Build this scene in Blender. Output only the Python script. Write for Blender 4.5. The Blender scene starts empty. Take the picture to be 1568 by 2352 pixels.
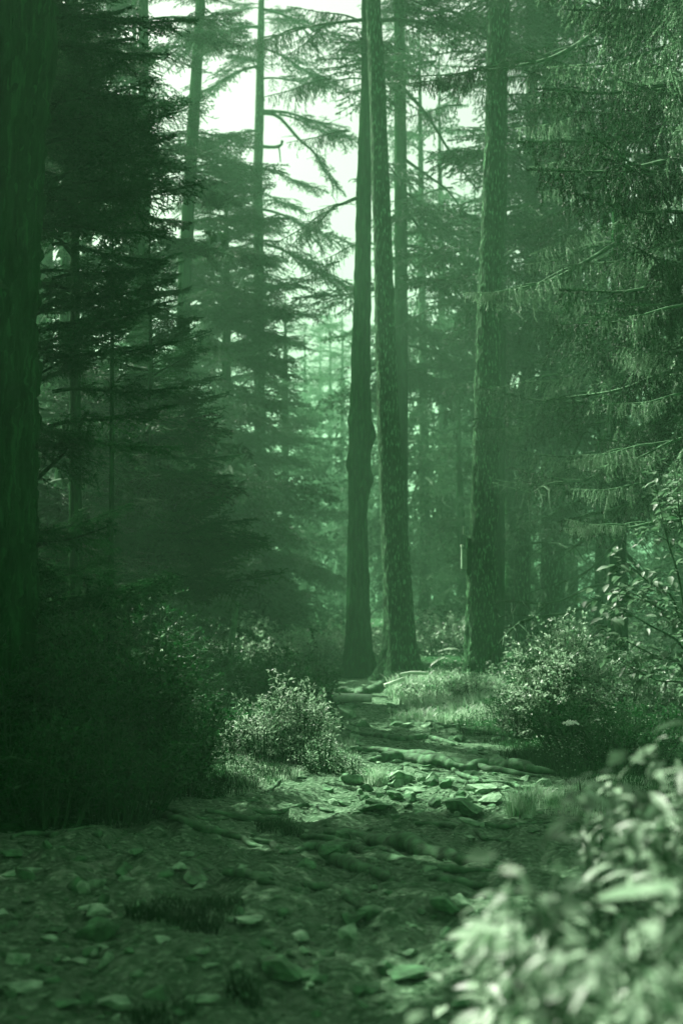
import bpy, math, random
import numpy as np
from mathutils import Vector, Matrix, Euler
R = math.radians
rnd = random.Random(7)
rng = np.random.default_rng(7)
scene = bpy.context.scene
col = scene.collection

# ------------------------------------------------------------------ camera
CAM_H, FPX, PITCH = 1.10, 3267.0, R(3.57)
cam_d = bpy.data.cameras.new('camera'); cam = bpy.data.objects.new('camera', cam_d); col.objects.link(cam)
cam.location = (0, 0, CAM_H); cam.rotation_euler = (R(90) + PITCH, 0, 0)
cam_d.sensor_fit = 'HORIZONTAL'; cam_d.sensor_width = 24.0; cam_d.lens = 24.0 * FPX / 1568.0
cam_d.clip_start = 0.05; cam_d.clip_end = 1200
cam_d.dof.use_dof = True; cam_d.dof.focus_distance = 9.2; cam_d.dof.aperture_fstop = 2.7
scene.camera = cam

# ------------------------------------------------------------------ light
SUN_AZ, SUN_EL = R(-48), R(46)                      # azimuth measured from +Y, negative = to the left
SUN = np.array([math.sin(SUN_AZ) * math.cos(SUN_EL), math.cos(SUN_AZ) * math.cos(SUN_EL), math.sin(SUN_EL)])
w = bpy.data.worlds.new('World'); scene.world = w; w.use_nodes = True
nt = w.node_tree; nt.nodes.clear()
sky = nt.nodes.new('ShaderNodeTexSky'); sky.sky_type = 'NISHITA'; sky.sun_disc = False
sky.sun_elevation = SUN_EL; sky.sun_rotation = SUN_AZ; sky.dust_density = 6.0; sky.air_density = 1.0; sky.ozone_density = 1.0
hs = nt.nodes.new('ShaderNodeHueSaturation'); hs.inputs['Saturation'].default_value = 0.12
mu = nt.nodes.new('ShaderNodeMix'); mu.data_type = 'RGBA'; mu.blend_type = 'MULTIPLY'; mu.inputs[0].default_value = 1.0
mu.inputs['B'].default_value = (1.0, 0.95, 0.92, 1)
bg = nt.nodes.new('ShaderNodeBackground'); bg.inputs['Strength'].default_value = 0.052
ow = nt.nodes.new('ShaderNodeOutputWorld')
nt.links.new(sky.outputs[0], hs.inputs['Color']); nt.links.new(hs.outputs[0], mu.inputs['A'])
nt.links.new(mu.outputs['Result'], bg.inputs['Color']); nt.links.new(bg.outputs[0], ow.inputs['Surface'])
sd = bpy.data.lights.new('sun', 'SUN'); sd.energy = 5.0; sd.angle = R(0.55); sd.color = (1.0, 0.99, 0.88)
so = bpy.data.objects.new('sun', sd); col.objects.link(so)
so.rotation_euler = Vector(SUN).to_track_quat('Z', 'Y').to_euler(); so.location = (-20, 20, 30)
scene.view_settings.view_transform = 'Standard'; scene.view_settings.look = 'None'
scene.view_settings.gamma = 1.0; scene.view_settings.use_curve_mapping = False
scene.view_settings.exposure = 1.85
cy = scene.cycles
cy.max_bounces = 6; cy.diffuse_bounces = 3; cy.glossy_bounces = 1; cy.transmission_bounces = 3
cy.volume_bounces = 1; cy.transparent_max_bounces = 4; cy.use_denoising = True
cy.caustics_reflective = False; cy.caustics_refractive = False; cy.sample_clamp_indirect = 4.0

# ------------------------------------------------------------------ projection helpers (photo measured at 1568 x 2352)
CP, SP = math.cos(PITCH), math.sin(PITCH)
def P(px, py, Y):
    u, v = (px - 784) / FPX, -(py - 1176) / FPX
    d = np.array([u, CP - v * SP, SP + v * CP]); t = Y / d[1]
    return np.array([0, 0, CAM_H]) + d * t
def proj(p):
    x, y, z = p[0], p[1], p[2] - CAM_H
    f = y * CP + z * SP; v = -y * SP + z * CP
    return 784 + FPX * x / f, 1176 - FPX * v / f, f

# ------------------------------------------------------------------ numpy noise
_T = np.random.default_rng(3).random(65536)
def _h(ix, iy, iz):
    return _T[((ix * 73856093) ^ (iy * 19349663) ^ (iz * 83492791)) & 65535]
def vnoise(x, y, z=0.0):
    x, y, z = np.broadcast_arrays(np.asarray(x, float), np.asarray(y, float), np.asarray(z, float))
    ix, iy, iz = np.floor(x).astype(np.int64), np.floor(y).astype(np.int64), np.floor(z).astype(np.int64)
    fx, fy, fz = x - ix, y - iy, z - iz
    fx, fy, fz = [f * f * (3 - 2 * f) for f in (fx, fy, fz)]
    r = 0
    for a in (0, 1):
        for b in (0, 1):
            for c in (0, 1):
                r = r + _h(ix + a, iy + b, iz + c) * (fx if a else 1 - fx) * (fy if b else 1 - fy) * (fz if c else 1 - fz)
    return r * 2 - 1
def fbm(x, y, z=0.0, o=4):
    r, a = 0, 1.0
    for i in range(o):
        r = r + a * vnoise(x * 2 ** i + 17 * i, y * 2 ** i, z * 2 ** i if not np.isscalar(z) or z else 0.0); a *= .5
    return r

# ------------------------------------------------------------------ mesh helpers
class MB:
    def __init__(s): s.v, s.f, s.m, s.n = [], [], [], 0
    def add(s, v, f, m=0):
        v = np.asarray(v, float).reshape(-1, 3); f = np.asarray(f, int).reshape(-1, 3)
        s.v.append(v); s.f.append(f + s.n); s.m.append(np.full(len(f), m)); s.n += len(v)
    def mesh(s, name, mats, smooth=False):
        return trimesh(name, np.concatenate(s.v), np.concatenate(s.f), mats, np.concatenate(s.m), smooth)
def trimesh(name, v, f, mats, mi=None, smooth=False):
    me = bpy.data.meshes.new(name)
    me.vertices.add(len(v)); me.vertices.foreach_set('co', np.ascontiguousarray(v, np.float32).ravel())
    me.loops.add(f.size); me.loops.foreach_set('vertex_index', np.ascontiguousarray(f, np.int32).ravel())
    me.polygons.add(len(f)); me.polygons.foreach_set('loop_start', np.arange(0, f.size, 3, dtype=np.int32))
    for m in mats: me.materials.append(m)
    if mi is not None: me.polygons.foreach_set('material_index', mi.astype(np.int32))
    me.polygons.foreach_set('use_smooth', np.full(len(f), bool(smooth)))
    me.update(calc_edges=True)
    return me
def link(name, me, parent=None, loc=None, rot=None, scale=None):
    o = bpy.data.objects.new(name, me); col.objects.link(o)
    if parent is not None: o.parent = parent
    if loc is not None: o.location = loc
    if rot is not None: o.rotation_euler = rot
    if scale is not None: o.scale = (scale,) * 3 if np.isscalar(scale) else scale
    return o
def tag(o, label=None, cat=None, group=None, kind=None):
    if label: o['label'] = label
    if cat: o['category'] = cat
    if group: o['group'] = group
    if kind: o['kind'] = kind
    return o
def thing(name, loc, label, cat, group=None, rz=0):
    o = bpy.data.objects.new(name, None); col.objects.link(o); o.location = loc; o.rotation_euler = (0, 0, rz)
    o.empty_display_size = .2
    return tag(o, label, cat, group)
def norm(a): return a / (np.linalg.norm(a, axis=-1, keepdims=True) + 1e-9)
def tubes(mb, p, q, r0, r1, sides, m):
    """many straight tapered tubes at once"""
    p, q = np.asarray(p, float), np.asarray(q, float); n = len(p)
    if n == 0: return
    a = norm(q - p); up = np.where(np.abs(a[:, 2:3]) > .9, [[1., 0, 0]], [[0, 0, 1.]])
    s = norm(np.cross(a, up)); t = np.cross(a, s)
    th = np.arange(sides) * 2 * math.pi / sides
    ring = s[:, None] * np.cos(th)[None, :, None] + t[:, None] * np.sin(th)[None, :, None]
    v = np.concatenate([p[:, None] + ring * np.asarray(r0)[:, None, None], q[:, None] + ring * np.asarray(r1)[:, None, None]], 1)
    i = np.arange(sides); j = (i + 1) % sides
    f = np.concatenate([np.stack([i, j, j + sides], 1), np.stack([i, j + sides, i + sides], 1)])
    mb.add(v.reshape(-1, 3), (f[None] + (np.arange(n) * 2 * sides)[:, None, None]).reshape(-1, 3), m)
def sweep(mb, pts, rad, sides=10, m=0, bump=0.0, freq=6.0, flat=1.0, seed=0.0, cap=True):
    """one continuous tube along a path"""
    pts = np.asarray(pts, float); n = len(pts); rad = np.broadcast_to(rad, (n,))
    tan = norm(np.gradient(pts, axis=0)); ref = np.array([0, 0, 1.]) if abs(tan[:, 2]).mean() < .7 else np.array([0, 1., 0])
    s = norm(np.cross(tan, ref)); u = np.cross(s, tan)
    th = np.arange(sides) * 2 * math.pi / sides
    c, sn = np.cos(th)[None, :, None], np.sin(th)[None, :, None]
    d = s[:, None] * c + u[:, None] * sn * flat
    r = np.repeat(rad[:, None], sides, 1)
    if bump:
        q = pts[:, None] + d * r[:, :, None]
        r = r * (1 + bump * fbm(q[..., 0] * freq + seed, q[..., 1] * freq, q[..., 2] * freq, 3))
    v = (pts[:, None] + d * r[:, :, None]).reshape(-1, 3)
    i = np.arange(sides); j = (i + 1) % sides
    f = np.concatenate([np.stack([i, j, j + sides], 1), np.stack([i, j + sides, i + sides], 1)])
    F = (f[None] + (np.arange(n - 1) * sides)[:, None, None]).reshape(-1, 3)
    if cap:
        v = np.vstack([v, pts[0], pts[-1]]); k = n * sides
        F = np.vstack([F, np.stack([j, i, np.full(sides, k)], 1), np.stack([i + (n - 1) * sides, j + (n - 1) * sides, np.full(sides, k + 1)], 1)])
    mb.add(v, F, m)
def smooth_path(pts, n):
    pts = np.asarray(pts, float); m = len(pts); t = np.linspace(0, m - 1, n); out = np.zeros((n, pts.shape[1]))
    e = np.vstack([2 * pts[0] - pts[1], pts, 2 * pts[-1] - pts[-2]])
    k = np.minimum(t.astype(int), m - 2); u = (t - k)[:, None]
    a, b, c, d = e[k], e[k + 1], e[k + 2], e[k + 3]
    return .5 * (2 * b + (c - a) * u + (2 * a - 5 * b + 4 * c - d) * u ** 2 + (3 * b - a - 3 * c + d) * u ** 3)
def tris(mb, c, d, side, ln, wd, m):
    """needles / narrow blades: one triangle each"""
    v = np.stack([c - side * wd[:, None], c + side * wd[:, None], c + d * ln[:, None]], 1)
    mb.add(v.reshape(-1, 3), np.arange(len(c) * 3).reshape(-1, 3), m)

# ------------------------------------------------------------------ materials
def mat(name, c1, c2, scale=8.0, rough=.8, bump=0.0, bscale=20.0, trans=0.0, spec=.3, stretch=(1, 1, 1), c3=None, s3=2.0):
    m = bpy.data.materials.new(name); m.use_nodes = True; n = m.node_tree; N = n.nodes; L = n.links
    b = N['Principled BSDF']; b.inputs['Roughness'].default_value = rough; b.inputs['Specular IOR Level'].default_value = spec
    tc = N.new('ShaderNodeTexCoord'); mp = N.new('ShaderNodeMapping'); mp.inputs['Scale'].default_value = stretch
    gm = N.new('ShaderNodeNewGeometry')
    L.new(gm.outputs['Position'], mp.inputs['Vector'])
    no = N.new('ShaderNodeTexNoise'); no.inputs['Scale'].default_value = scale; no.inputs['Detail'].default_value = 5
    L.new(mp.outputs[0], no.inputs['Vector'])
    rp = N.new('ShaderNodeValToRGB'); rp.color_ramp.elements[0].position = .32; rp.color_ramp.elements[1].position = .68
    rp.color_ramp.elements[0].color = (*c1, 1); rp.color_ramp.elements[1].color = (*c2, 1)
    L.new(no.outputs[0], rp.inputs[0]); out = rp.outputs[0]
    if c3 is not None:
        n3 = N.new('ShaderNodeTexNoise'); n3.inputs['Scale'].default_value = s3; n3.inputs['Detail'].default_value = 6; L.new(mp.outputs[0], n3.inputs['Vector'])
        r3 = N.new('ShaderNodeValToRGB'); r3.color_ramp.elements[0].position = .54; r3.color_ramp.elements[1].position = .66
        L.new(n3.outputs[0], r3.inputs[0])
        mx = N.new('ShaderNodeMix'); mx.data_type = 'RGBA'; L.new(r3.outputs[0], mx.inputs[0]); L.new(out, mx.inputs['A']); mx.inputs['B'].default_value = (*c3, 1)
        out = mx.outputs['Result']
    L.new(out, b.inputs['Base Color'])
    if bump:
        nb = N.new('ShaderNodeTexNoise'); nb.inputs['Scale'].default_value = bscale; nb.inputs['Detail'].default_value = 8; nb.inputs['Roughness'].default_value = .65
        L.new(mp.outputs[0], nb.inputs['Vector'])
        bp = N.new('ShaderNodeBump'); bp.inputs['Strength'].default_value = 1.0; bp.inputs['Distance'].default_value = bump
        L.new(nb.outputs[0], bp.inputs['Height']); L.new(bp.outputs[0], b.inputs['Normal'])
    if trans:
        tr = N.new('ShaderNodeBsdfTranslucent'); L.new(out, tr.inputs['Color'])
        ms = N.new('ShaderNodeMixShader'); ms.inputs[0].default_value = trans
        L.new(b.outputs[0], ms.inputs[1]); L.new(tr.outputs[0], ms.inputs[2]); L.new(ms.outputs[0], N['Material Output'].inputs['Surface'])
    return m
def g(v, k):                                            # a green grey of lightness v; the monochrome print's hues by kind of surface; deep puts shade into the hue
    a, b_ = {'deep': (.07, .15), 'dark': (.13, .21), 'mid': (.22, .29), 'soil': (.33, .39), 'stone': (.55, .57), 'pale': (.70, .69)}[k]
    return (v * a, v, v * b_)
NEEDLE = mat('spruce_needles', g(.026, 'dark'), g(.095, 'mid'), 3.0, .6, trans=.25, spec=.15)
NEEDLE_PALE = mat('sunlit_spruce_needles', g(.09, 'mid'), g(.48, 'stone'), 5.0, .45, trans=.4, spec=.4)  # needles of the sunlit boughs, the sunlight put into their colour
NEEDLE_DARK = mat('shaded_spruce_needles', g(.05, 'deep'), g(.09, 'deep'), 3.0, .7, trans=.12, spec=.03)  # shaded copy of the needles, deep shade put into the green
NEEDLE_FAR = mat('far_spruce_needles', g(.035, 'mid'), g(.13, 'soil'), .8, .7, trans=.25, spec=.05)
BARK = mat('flaking_bark', g(.026, 'dark'), g(.07, 'mid'), 30.0, .9, .03, 40, stretch=(1, 1, .22), c3=g(.24, 'soil'), s3=52, spec=.1)
BARK_DARK = mat('dark_bark', g(.032, 'deep'), g(.065, 'dark'), 22.0, .95, .03, 34, stretch=(1, 1, .16), spec=.02, c3=g(.09, 'dark'), s3=30)
TWIG = mat('twig_bark', g(.05, 'dark'), g(.10, 'mid'), 20, .85)
TWIG_PALE = mat('pale_twig', g(.07, 'mid'), g(.2, 'soil'), 20, .85)  # same twig bark in a paler tone
SOIL = mat('trodden_soil', g(.12, 'soil'), g(.27, 'stone'), 24, .97, .06, 50, c3=g(.40, 'stone'), s3=34, spec=.05)
FLOOR = mat('forest_floor', g(.035, 'dark'), g(.09, 'mid'), 14.0, .95, .03, 30, spec=.05)
STONE = mat('pale_stone', g(.14, 'soil'), g(.42, 'stone'), 22.0, .85, .012, 50, spec=.3)
STONE_DARK = mat('darker_stone', g(.07, 'soil'), g(.22, 'soil'), 22.0, .9, .012, 50)  # the stone in a darker tone
ROOT = mat('root_bark', g(.045, 'mid'), g(.19, 'soil'), 18.0, .85, .01, 35)
WOOD_PALE = mat('bare_pale_wood', g(.5, 'pale'), g(.68, 'pale'), 14.0, .6, .003, 40)
WOOD = mat('weathered_board', g(.22, 'stone'), g(.38, 'stone'), 14.0, .8, .003, 40)
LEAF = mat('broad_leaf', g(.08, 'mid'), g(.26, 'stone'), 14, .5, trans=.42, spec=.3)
LEAF_LIT = mat('sunlit_broad_leaf', g(.07, 'mid'), g(.60, 'pale'), 12, .45, trans=.42, spec=.4)  # broad leaf brightened as if sunlit, highlights put into the colour
LEAF_DARK = mat('shaded_small_leaf', g(.05, 'deep'), g(.12, 'dark'), 9, .5, trans=.3, spec=.12)  # small leaf darkened as in shade, the shade put into its colour
LEAF_BUSH = mat('sunlit_small_leaf', g(.13, 'mid'), g(.58, 'pale'), 9, .42, trans=.5, spec=.4)  # small leaf brightened as in sun, the light put into its colour
GRASS = mat('sunlit_grass', g(.26, 'soil'), g(.62, 'pale'), 9, .4, trans=.5, spec=.5)  # grass for sunny spots, sunlight put into the blade colour
GRASS_DARK = mat('shaded_grass', g(.04, 'mid'), g(.10, 'soil'), 6, .6, trans=.3, spec=.1)  # darker copy of the grass, shade put into the colour
FLOWER = mat('white_petals', (.72, .84, .70), (.82, .92, .80), 20, .6, trans=.3)

# ------------------------------------------------------------------ ground
def path_center(y):
    return np.interp(y, [0, 3.5, 5, 7, 8.8, 12, 17, 20, 24, 30], [-.5, -.45, -.25, .15, .5, .62, .35, .05, -.5, -1.0])
def path_half(y):
    return np.interp(y, [0, 4, 6, 7, 8.8, 12, 17, 22, 30], [2.6, 2.2, 1.9, 1.35, .85, .5, .33, .3, .3])
def gh(x, y):
    x = np.asarray(x, float); y = np.asarray(y, float)
    d = np.abs(x - path_center(y)) - path_half(y)
    h = .16 * np.clip(d, 0, 3) ** .8 * .5 + .05 * fbm(x * .6, y * .6, 0, 3)
    h = h + .25 * np.clip((y - 22) / 40, 0, 1) + .5 * vnoise(x * .06, y * .06) * np.clip((np.hypot(x, y) - 20) / 40, 0, 1)
    inside = np.clip(-d * 3, 0, 1)
    h = h + inside * (.016 * fbm(x * 2.6, y * 2.6, 0, 2))
    nr = np.clip((11 - y) / 4, .25, 1)
    return h + .016 * fbm(x * 6, y * 6, 0, 4) + inside * nr * .060 * (np.abs(fbm(x * 3.3 + 9, y * 2.6, 0, 3)) - .3)
def G(px, py):
    u, v = (px - 784) / FPX, -(py - 1176) / FPX
    d = np.array([u, CP - v * SP, SP + v * CP]); t = 3.0
    tt = np.geomspace(1.5, 90, 1500); q = d[None] * tt[:, None]; z = q[:, 2] + CAM_H - gh(q[:, 0], q[:, 1])
    k = np.argmax(z < 0) if (z < 0).any() else -1
    x, y = q[k, 0], q[k, 1]
    return np.array([x, y, float(gh(x, y))])
ys = np.concatenate([[-150, -80, -40, -20, -10, -4], np.linspace(-2, 1.6, 12), np.geomspace(1.7, 30, 500), np.geomspace(30.5, 190, 60)])
xs0 = np.concatenate([-np.geomspace(150, 3.1, 50), np.linspace(-3.0, 3.0, 330), np.geomspace(3.1, 150, 50)])
X = np.repeat(xs0[None], len(ys), 0); near = np.clip(ys / 9.0, .35, 3.2)[:, None]
X = np.where(np.abs(X) < 150, np.sign(X) * np.minimum(np.abs(X) * np.where(np.abs(X) < 3.05, near, near + (1 - near) * np.clip((np.abs(X) - 3) / 147, 0, 1)), 150), X)
Y = np.repeat(ys[:, None], X.shape[1], 1)
Z = gh(X, Y)
ny, nx = X.shape; idx = np.arange(ny * nx).reshape(ny, nx)
a, b, c, d = idx[:-1, :-1].ravel(), idx[:-1, 1:].ravel(), idx[1:, 1:].ravel(), idx[1:, :-1].ravel()
V = np.stack([X, Y, Z], -1).reshape(-1, 3)
cxm, cym = V[a, 0] * .5 + V[c, 0] * .5, V[a, 1] * .5 + V[c, 1] * .5
wob = .22 * fbm(cxm * 1.7 + 5, cym * 1.7, 0, 3)
isp = (np.abs(cxm - path_center(cym)) - path_half(cym) + wob < 0) & (cym > -3) & (cym < 28)
def grid_part(name, mask, m):
    f = np.concatenate([np.stack([a, b, c], 1)[mask], np.stack([a, c, d], 1)[mask]])
    u, inv = np.unique(f, return_inverse=True)
    o = link(name, trimesh(name, V[u], inv.reshape(-1, 3), [m], None, True)); tag(o, kind='structure'); return o
ground = grid_part('ground', ~isp, FLOOR)
path = grid_part('path', isp, SOIL)

# ------------------------------------------------------------------ haze
def box(mb, lo, hi, m=0):
    lo, hi = np.array(lo, float), np.array(hi, float)
    v = np.array([[x, y, z] for x in (0, 1) for y in (0, 1) for z in (0, 1)]) * (hi - lo) + lo
    q = [(0, 1, 3, 2), (4, 6, 7, 5), (0, 4, 5, 1), (2, 3, 7, 6), (0, 2, 6, 4), (1, 5, 7, 3)]
    mb.add(v, [t for k in q for t in ((k[0], k[1], k[2]), (k[0], k[2], k[3]))], m)
HAZE_D = 0.0050
hm = bpy.data.materials.new('mist'); hm.use_nodes = True; hm.node_tree.nodes.clear()
pv = hm.node_tree.nodes.new('ShaderNodeVolumePrincipled'); pv.inputs['Density'].default_value = HAZE_D
pv.inputs['Color'].default_value = (.36, .86, .47, 1); pv.inputs['Anisotropy'].default_value = .25
mo = hm.node_tree.nodes.new('ShaderNodeOutputMaterial'); hm.node_tree.links.new(pv.outputs[0], mo.inputs['Volume'])
mb = MB(); box(mb, (-152, -152, -2.2), (152, 192, 24)); tag(link('haze', mb.mesh('haze', [hm])), kind='stuff')

# ------------------------------------------------------------------ where light or sky must come through
SKY_POLY = [(505, 210), (600, 190), (650, 70), (740, 60), (835, 80), (832, 740), (785, 735), (715, 600), (655, 450), (560, 330), (505, 270)]
def in_poly(x, y, poly):
    r = False; j = len(poly) - 1
    for i in range(len(poly)):
        xi, yi = poly[i]; xj, yj = poly[j]
        if (yi > y) != (yj > y) and x < (xj - xi) * (y - yi) / (yj - yi) + xi: r = not r
        j = i
    return r
LIT = []          # (point, radius) : sunlit places, their sun rays stay free of branches
for px, py, Yd, r in [(680, 1640, 9.6, .75), (740, 1740, 9, .6), (610, 1670, 9.3, .6), (1180, 1640, 13, .5), (1250, 1640, 12, .3), (900, 1790, 8.8, .35), (1010, 1810, 8.4, .4), (1110, 1830, 8.2, .3),
                      (960, 1600, 16.2, .8), (1080, 1600, 16.2, .85), (1290, 1450, 11.5, .5), (1230, 1480, 11.5, .3), (1500, 1200, 7.5, .55), (1540, 1120, 7.5, .3),
                      (1480, 1350, 7.5, .4), (1400, 1850, 2.8, .5), (1500, 1950, 2.3, .5), (1300, 2100, 2.3, .45), (1450, 2250, 2.0, .5), (1180, 2150, 2.4, .3), (1172, 2005, 1.72, .32), (1560, 1750, 2.9, .4),
                      (1390, 1215, 10, .35), (1360, 1040, 12, .3), (1080, 900, 18, .45), (1085, 1300, 18, .4), (1095, 600, 18, .4), (1060, 1530, 18, .3),
                      (810, 1610, 17, .4), (540, 1450, 20, .8), (360, 1490, 8.5, .22), (380, 1330, 8.5, .15), (1500, 830, 12, .4), (1300, 640, 13, .3), (1150, 680, 13, .3)]:
    LIT.append((P(px, py, Yd), r))
for px, py, Yd, r in [(1450, 400, 13.3, .45), (1350, 540, 13.3, .35), (1480, 650, 13.3, .35), (1400, 860, 13.3, .3), (1500, 1020, 9.9, .35), (1250, 560, 13.5, .35), (1240, 180, 13.2, .4), (1450, 150, 13.3, .45), (1300, 420, 14, .3),
                      (1200, 980, 16.5, .3), (1000, 300, 24, .5), (1020, 800, 26, .6), (960, 1000, 28, .5), (700, 900, 26, .6), (600, 1150, 22, .4), (520, 700, 22, .5), (420, 900, 20, .3), (560, 1000, 24, .5), (300, 950, 12, .25), (980, 1470, 24, .8), (1500, 1480, 9, .3)]:
    LIT.append((P(px, py, Yd), r))
LITP = np.array([p for p, _ in LIT]); LITR = np.array([r for _, r in LIT])
def blocks_sun(p, extra):
    dlt = p[None] - LITP; t = dlt @ SUN
    dist = np.linalg.norm(dlt - t[:, None] * SUN[None], axis=1)
    return bool(((t > 1.2) & (dist < LITR + extra)).any())
def keep_branch(p0, p1, rr, strict=True):
    for t in (.35, .7, 1.0):
        p = p0 + (p1 - p0) * t
        if blocks_sun(p, .25): return False
        if p[1] > 2:
            x, y, f = proj(p)
            if 380 < x < 700 and y > 1405 and 11 < f < 19: return False
            if in_poly(x, y, SKY_POLY) and rr.random() < (.88 if strict else .6): return False
            if 300 < x < 835 and -200 < y < 430 and f > 14 and rr.random() < .26: return False
            if 935 < x < 1110 and -100 < y < 620 and f > 14 and rr.random() < .30: return False
            if 690 < x < 800 and y > 700 and f < 33 and rr.random() < .75: return False
            if 1035 < x < 1180 and f < 17.5 and y > 0 and rr.random() < .65: return False
            if 790 < x < 960 and f < 19 and y > 0: return False
    return True

# ------------------------------------------------------------------ spruce branches
def gen_branch(seed, L, style, nl, nw, gap, sec_gap=.075, ter_gap=.05, sec_len=.42, mats=None, rise=.0, sag=.12):
    r = np.random.default_rng(seed); mb = MB()
    t = np.linspace(0, 1, 14)
    main = np.stack([L * t, .05 * L * np.sin(t * 3 + r.random() * 6) * t, L * (rise * t - sag * t ** 2 + .10 * t ** 4) + .012 * L * np.sin(t * 9)], 1)
    sp, sq, s0, s1 = [], [], [], []
    for i in range(13):
        sp.append(main[i]); sq.append(main[i + 1]); s0.append(.014 * L * (1 - t[i]) + .0035); s1.append(.014 * L * (1 - t[i + 1]) + .003)
    twp, twq = [], []
    k = 0
    for s in np.arange(.14 * L, L * .99, sec_gap):
        k += 1
        u = s / L; base = np.array([np.interp(u, t, main[:, i]) for i in range(3)])
        if u < .35 and r.random() < .35: continue
        for sd in (-1, 1):
            if r.random() < .12: continue
            l2 = L * sec_len * min(1.0, .12 + (1 - u) * 1.5) * min(1, .4 + u * 1.6) * r.uniform(.65, 1.1)
            ang = r.uniform(38, 82) * math.pi / 180
            d = np.array([math.cos(ang), sd * math.sin(ang), r.uniform(-.32, .22) if style == 'flat' and L > 1.2 else r.uniform(-.40, .22)])
            g = (.30 if L > 1.2 else .08) if style == 'flat' else 2.3
            if style == 'droop': d = np.array([math.cos(ang) * .85, sd * math.sin(ang) * .8, r.uniform(-.30, .28)])
            if style == 'droop': l2 *= r.uniform(.5, 1.0)
            n2 = 4; pts = [base]
            for q in range(1, n2 + 1):
                uu = q / n2
                pts.append(base + d * l2 * uu + np.array([0, 0, -g * l2 * .35 * uu * uu]) + r.normal(0, .012 * l2, 3))
            for q in range(n2):
                twp.append(pts[q]); twq.append(pts[q + 1])
            for uu in np.arange(ter_gap * .6, l2, ter_gap):
                f = uu / l2; qi = min(int(f * n2), n2 - 1); b2 = pts[qi] + (pts[qi + 1] - pts[qi]) * (f * n2 - qi)
                ax = norm(pts[qi + 1] - pts[qi])
                for s3 in (-1, 1):
                    if r.random() < .22: continue
                    l3 = (.12 + .42 * (l2 - uu)) * r.uniform(.4, 1.0) * (.75 if L < 1.2 else 1.0)
                    side = norm(np.cross(ax, [0, 0, 1.]) + 1e-6)
                    d3 = ax * .65 + side * s3 * .75 + np.array([0, 0, r.uniform(-.45, .15) if L > 1.2 else r.uniform(-.25, .15)])
                    if style == 'droop': d3 = ax * .3 + side * s3 * .28 + np.array([0, 0, -.85 + r.uniform(-.25, .25)])
                    d3 = norm(d3)
                    mid = b2 + d3 * l3 * .5; e = b2 + d3 * l3 + np.array([0, 0, -.12 * l3 + .03 * l3 * r.random()])
                    twp += [b2, mid]; twq += [mid, e]
    twp, twq = np.array(twp), np.array(twq)
    tubes(mb, sp, sq, np.array(s0), np.array(s1), 5, 1)
    if gap < .06: tubes(mb, twp, twq, np.full(len(twp), nw * .55), np.full(len(twp), nw * .4), 3, 1)
    # the outer part of the main axis carries needles too
    np_, nq_ = np.vstack([twp] + [main[3:-1]] * 3), np.vstack([twq] + [main[4:]] * 3)
    ln = np.linalg.norm(nq_ - np_, axis=1); cnt = np.maximum(1, (ln / gap).astype(int)); ii = np.repeat(np.arange(len(ln)), cnt)
    tt = r.random(len(ii)); ax = norm(nq_ - np_)[ii]
    c = np_[ii] + (nq_ - np_)[ii] * tt[:, None]
    rv = norm(np.cross(ax, norm(r.normal(size=(len(ii), 3)))))
    dd = norm(ax * .75 + rv * .8); sdv = norm(np.cross(dd, norm(r.normal(size=(len(ii), 3)))))
    tris(mb, c, dd, sdv, nl * r.uniform(.7, 1.15, len(ii)), np.full(len(ii), nw), 0)
    return mb.mesh('branch', mats or [NEEDLE, TWIG])
def gen_bare(seed, L, mats):
    r = np.random.default_rng(seed); mb = MB(); t = np.linspace(0, 1, 10)
    main = np.stack([L * t, .06 * L * np.sin(t * 4 + seed), -.1 * L * t + .03 * L * np.sin(t * 8 + seed)], 1)
    sweep(mb, main, .011 * L * (1 - t) + .003, 5)
    for k in range(14):
        u = r.uniform(.15, 1); b0 = np.array([np.interp(u, t, main[:, i]) for i in range(3)])
        l = L * r.uniform(.1, .35) * (1.1 - u * .6); sd = r.choice([-1, 1])
        d = norm(np.array([r.uniform(.3, .9), sd * r.uniform(.3, 1), r.uniform(-.9, .25)]))
        pts = np.array([b0 + d * l * q + np.array([0, 0, -.2 * l * q * q]) + r.normal(0, .02 * l, 3) for q in np.linspace(0, 1, 4)])
        sweep(mb, pts, np.linspace(.004, .0015, 4) * (.6 + L * .4), 3, cap=False)
        for z in range(3):
            b1 = pts[r.integers(1, 4)]; d2 = norm(d + r.normal(0, .7, 3)); 
            tubes(mb, [b1], [b1 + d2 * l * .35], np.array([.002 * (.6 + L * .4)]), np.array([.001]), 3, 0)
    return mb.mesh('bare_branch', mats)
# crisp dark branches of the near spruce (needle tufts about 2 cm thick)
B_NEAR = [gen_branch(10 + i, 1.0, 'flat', .019, .0034, .0028, .052, .055, .32, [NEEDLE_DARK, BARK_DARK], rise=.08, sag=.16) for i in range(4)]
B_DROOP = [gen_branch(20 + i, 1.6, 'droop', .024, .0050, .0042, .085, .095, .40, [NEEDLE, TWIG_PALE], rise=.02, sag=.14) for i in range(4)]
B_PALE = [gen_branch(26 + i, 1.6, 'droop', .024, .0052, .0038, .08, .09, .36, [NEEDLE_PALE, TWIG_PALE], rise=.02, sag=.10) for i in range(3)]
B_MID = [gen_branch(30 + i, 2.0, 'flat', .038, .0095, .012, .10, .11, .48, [NEEDLE, TWIG], rise=-.02, sag=.22) for i in range(4)]
B_MIDD = [gen_branch(36 + i, 2.0, 'droop', .036, .0085, .012, .12, .13, .44, [NEEDLE, TWIG], rise=.0, sag=.20) for i in range(4)]
B_BARE = [gen_bare(50 + i, 1.5, [TWIG]) for i in range(4)]
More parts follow.
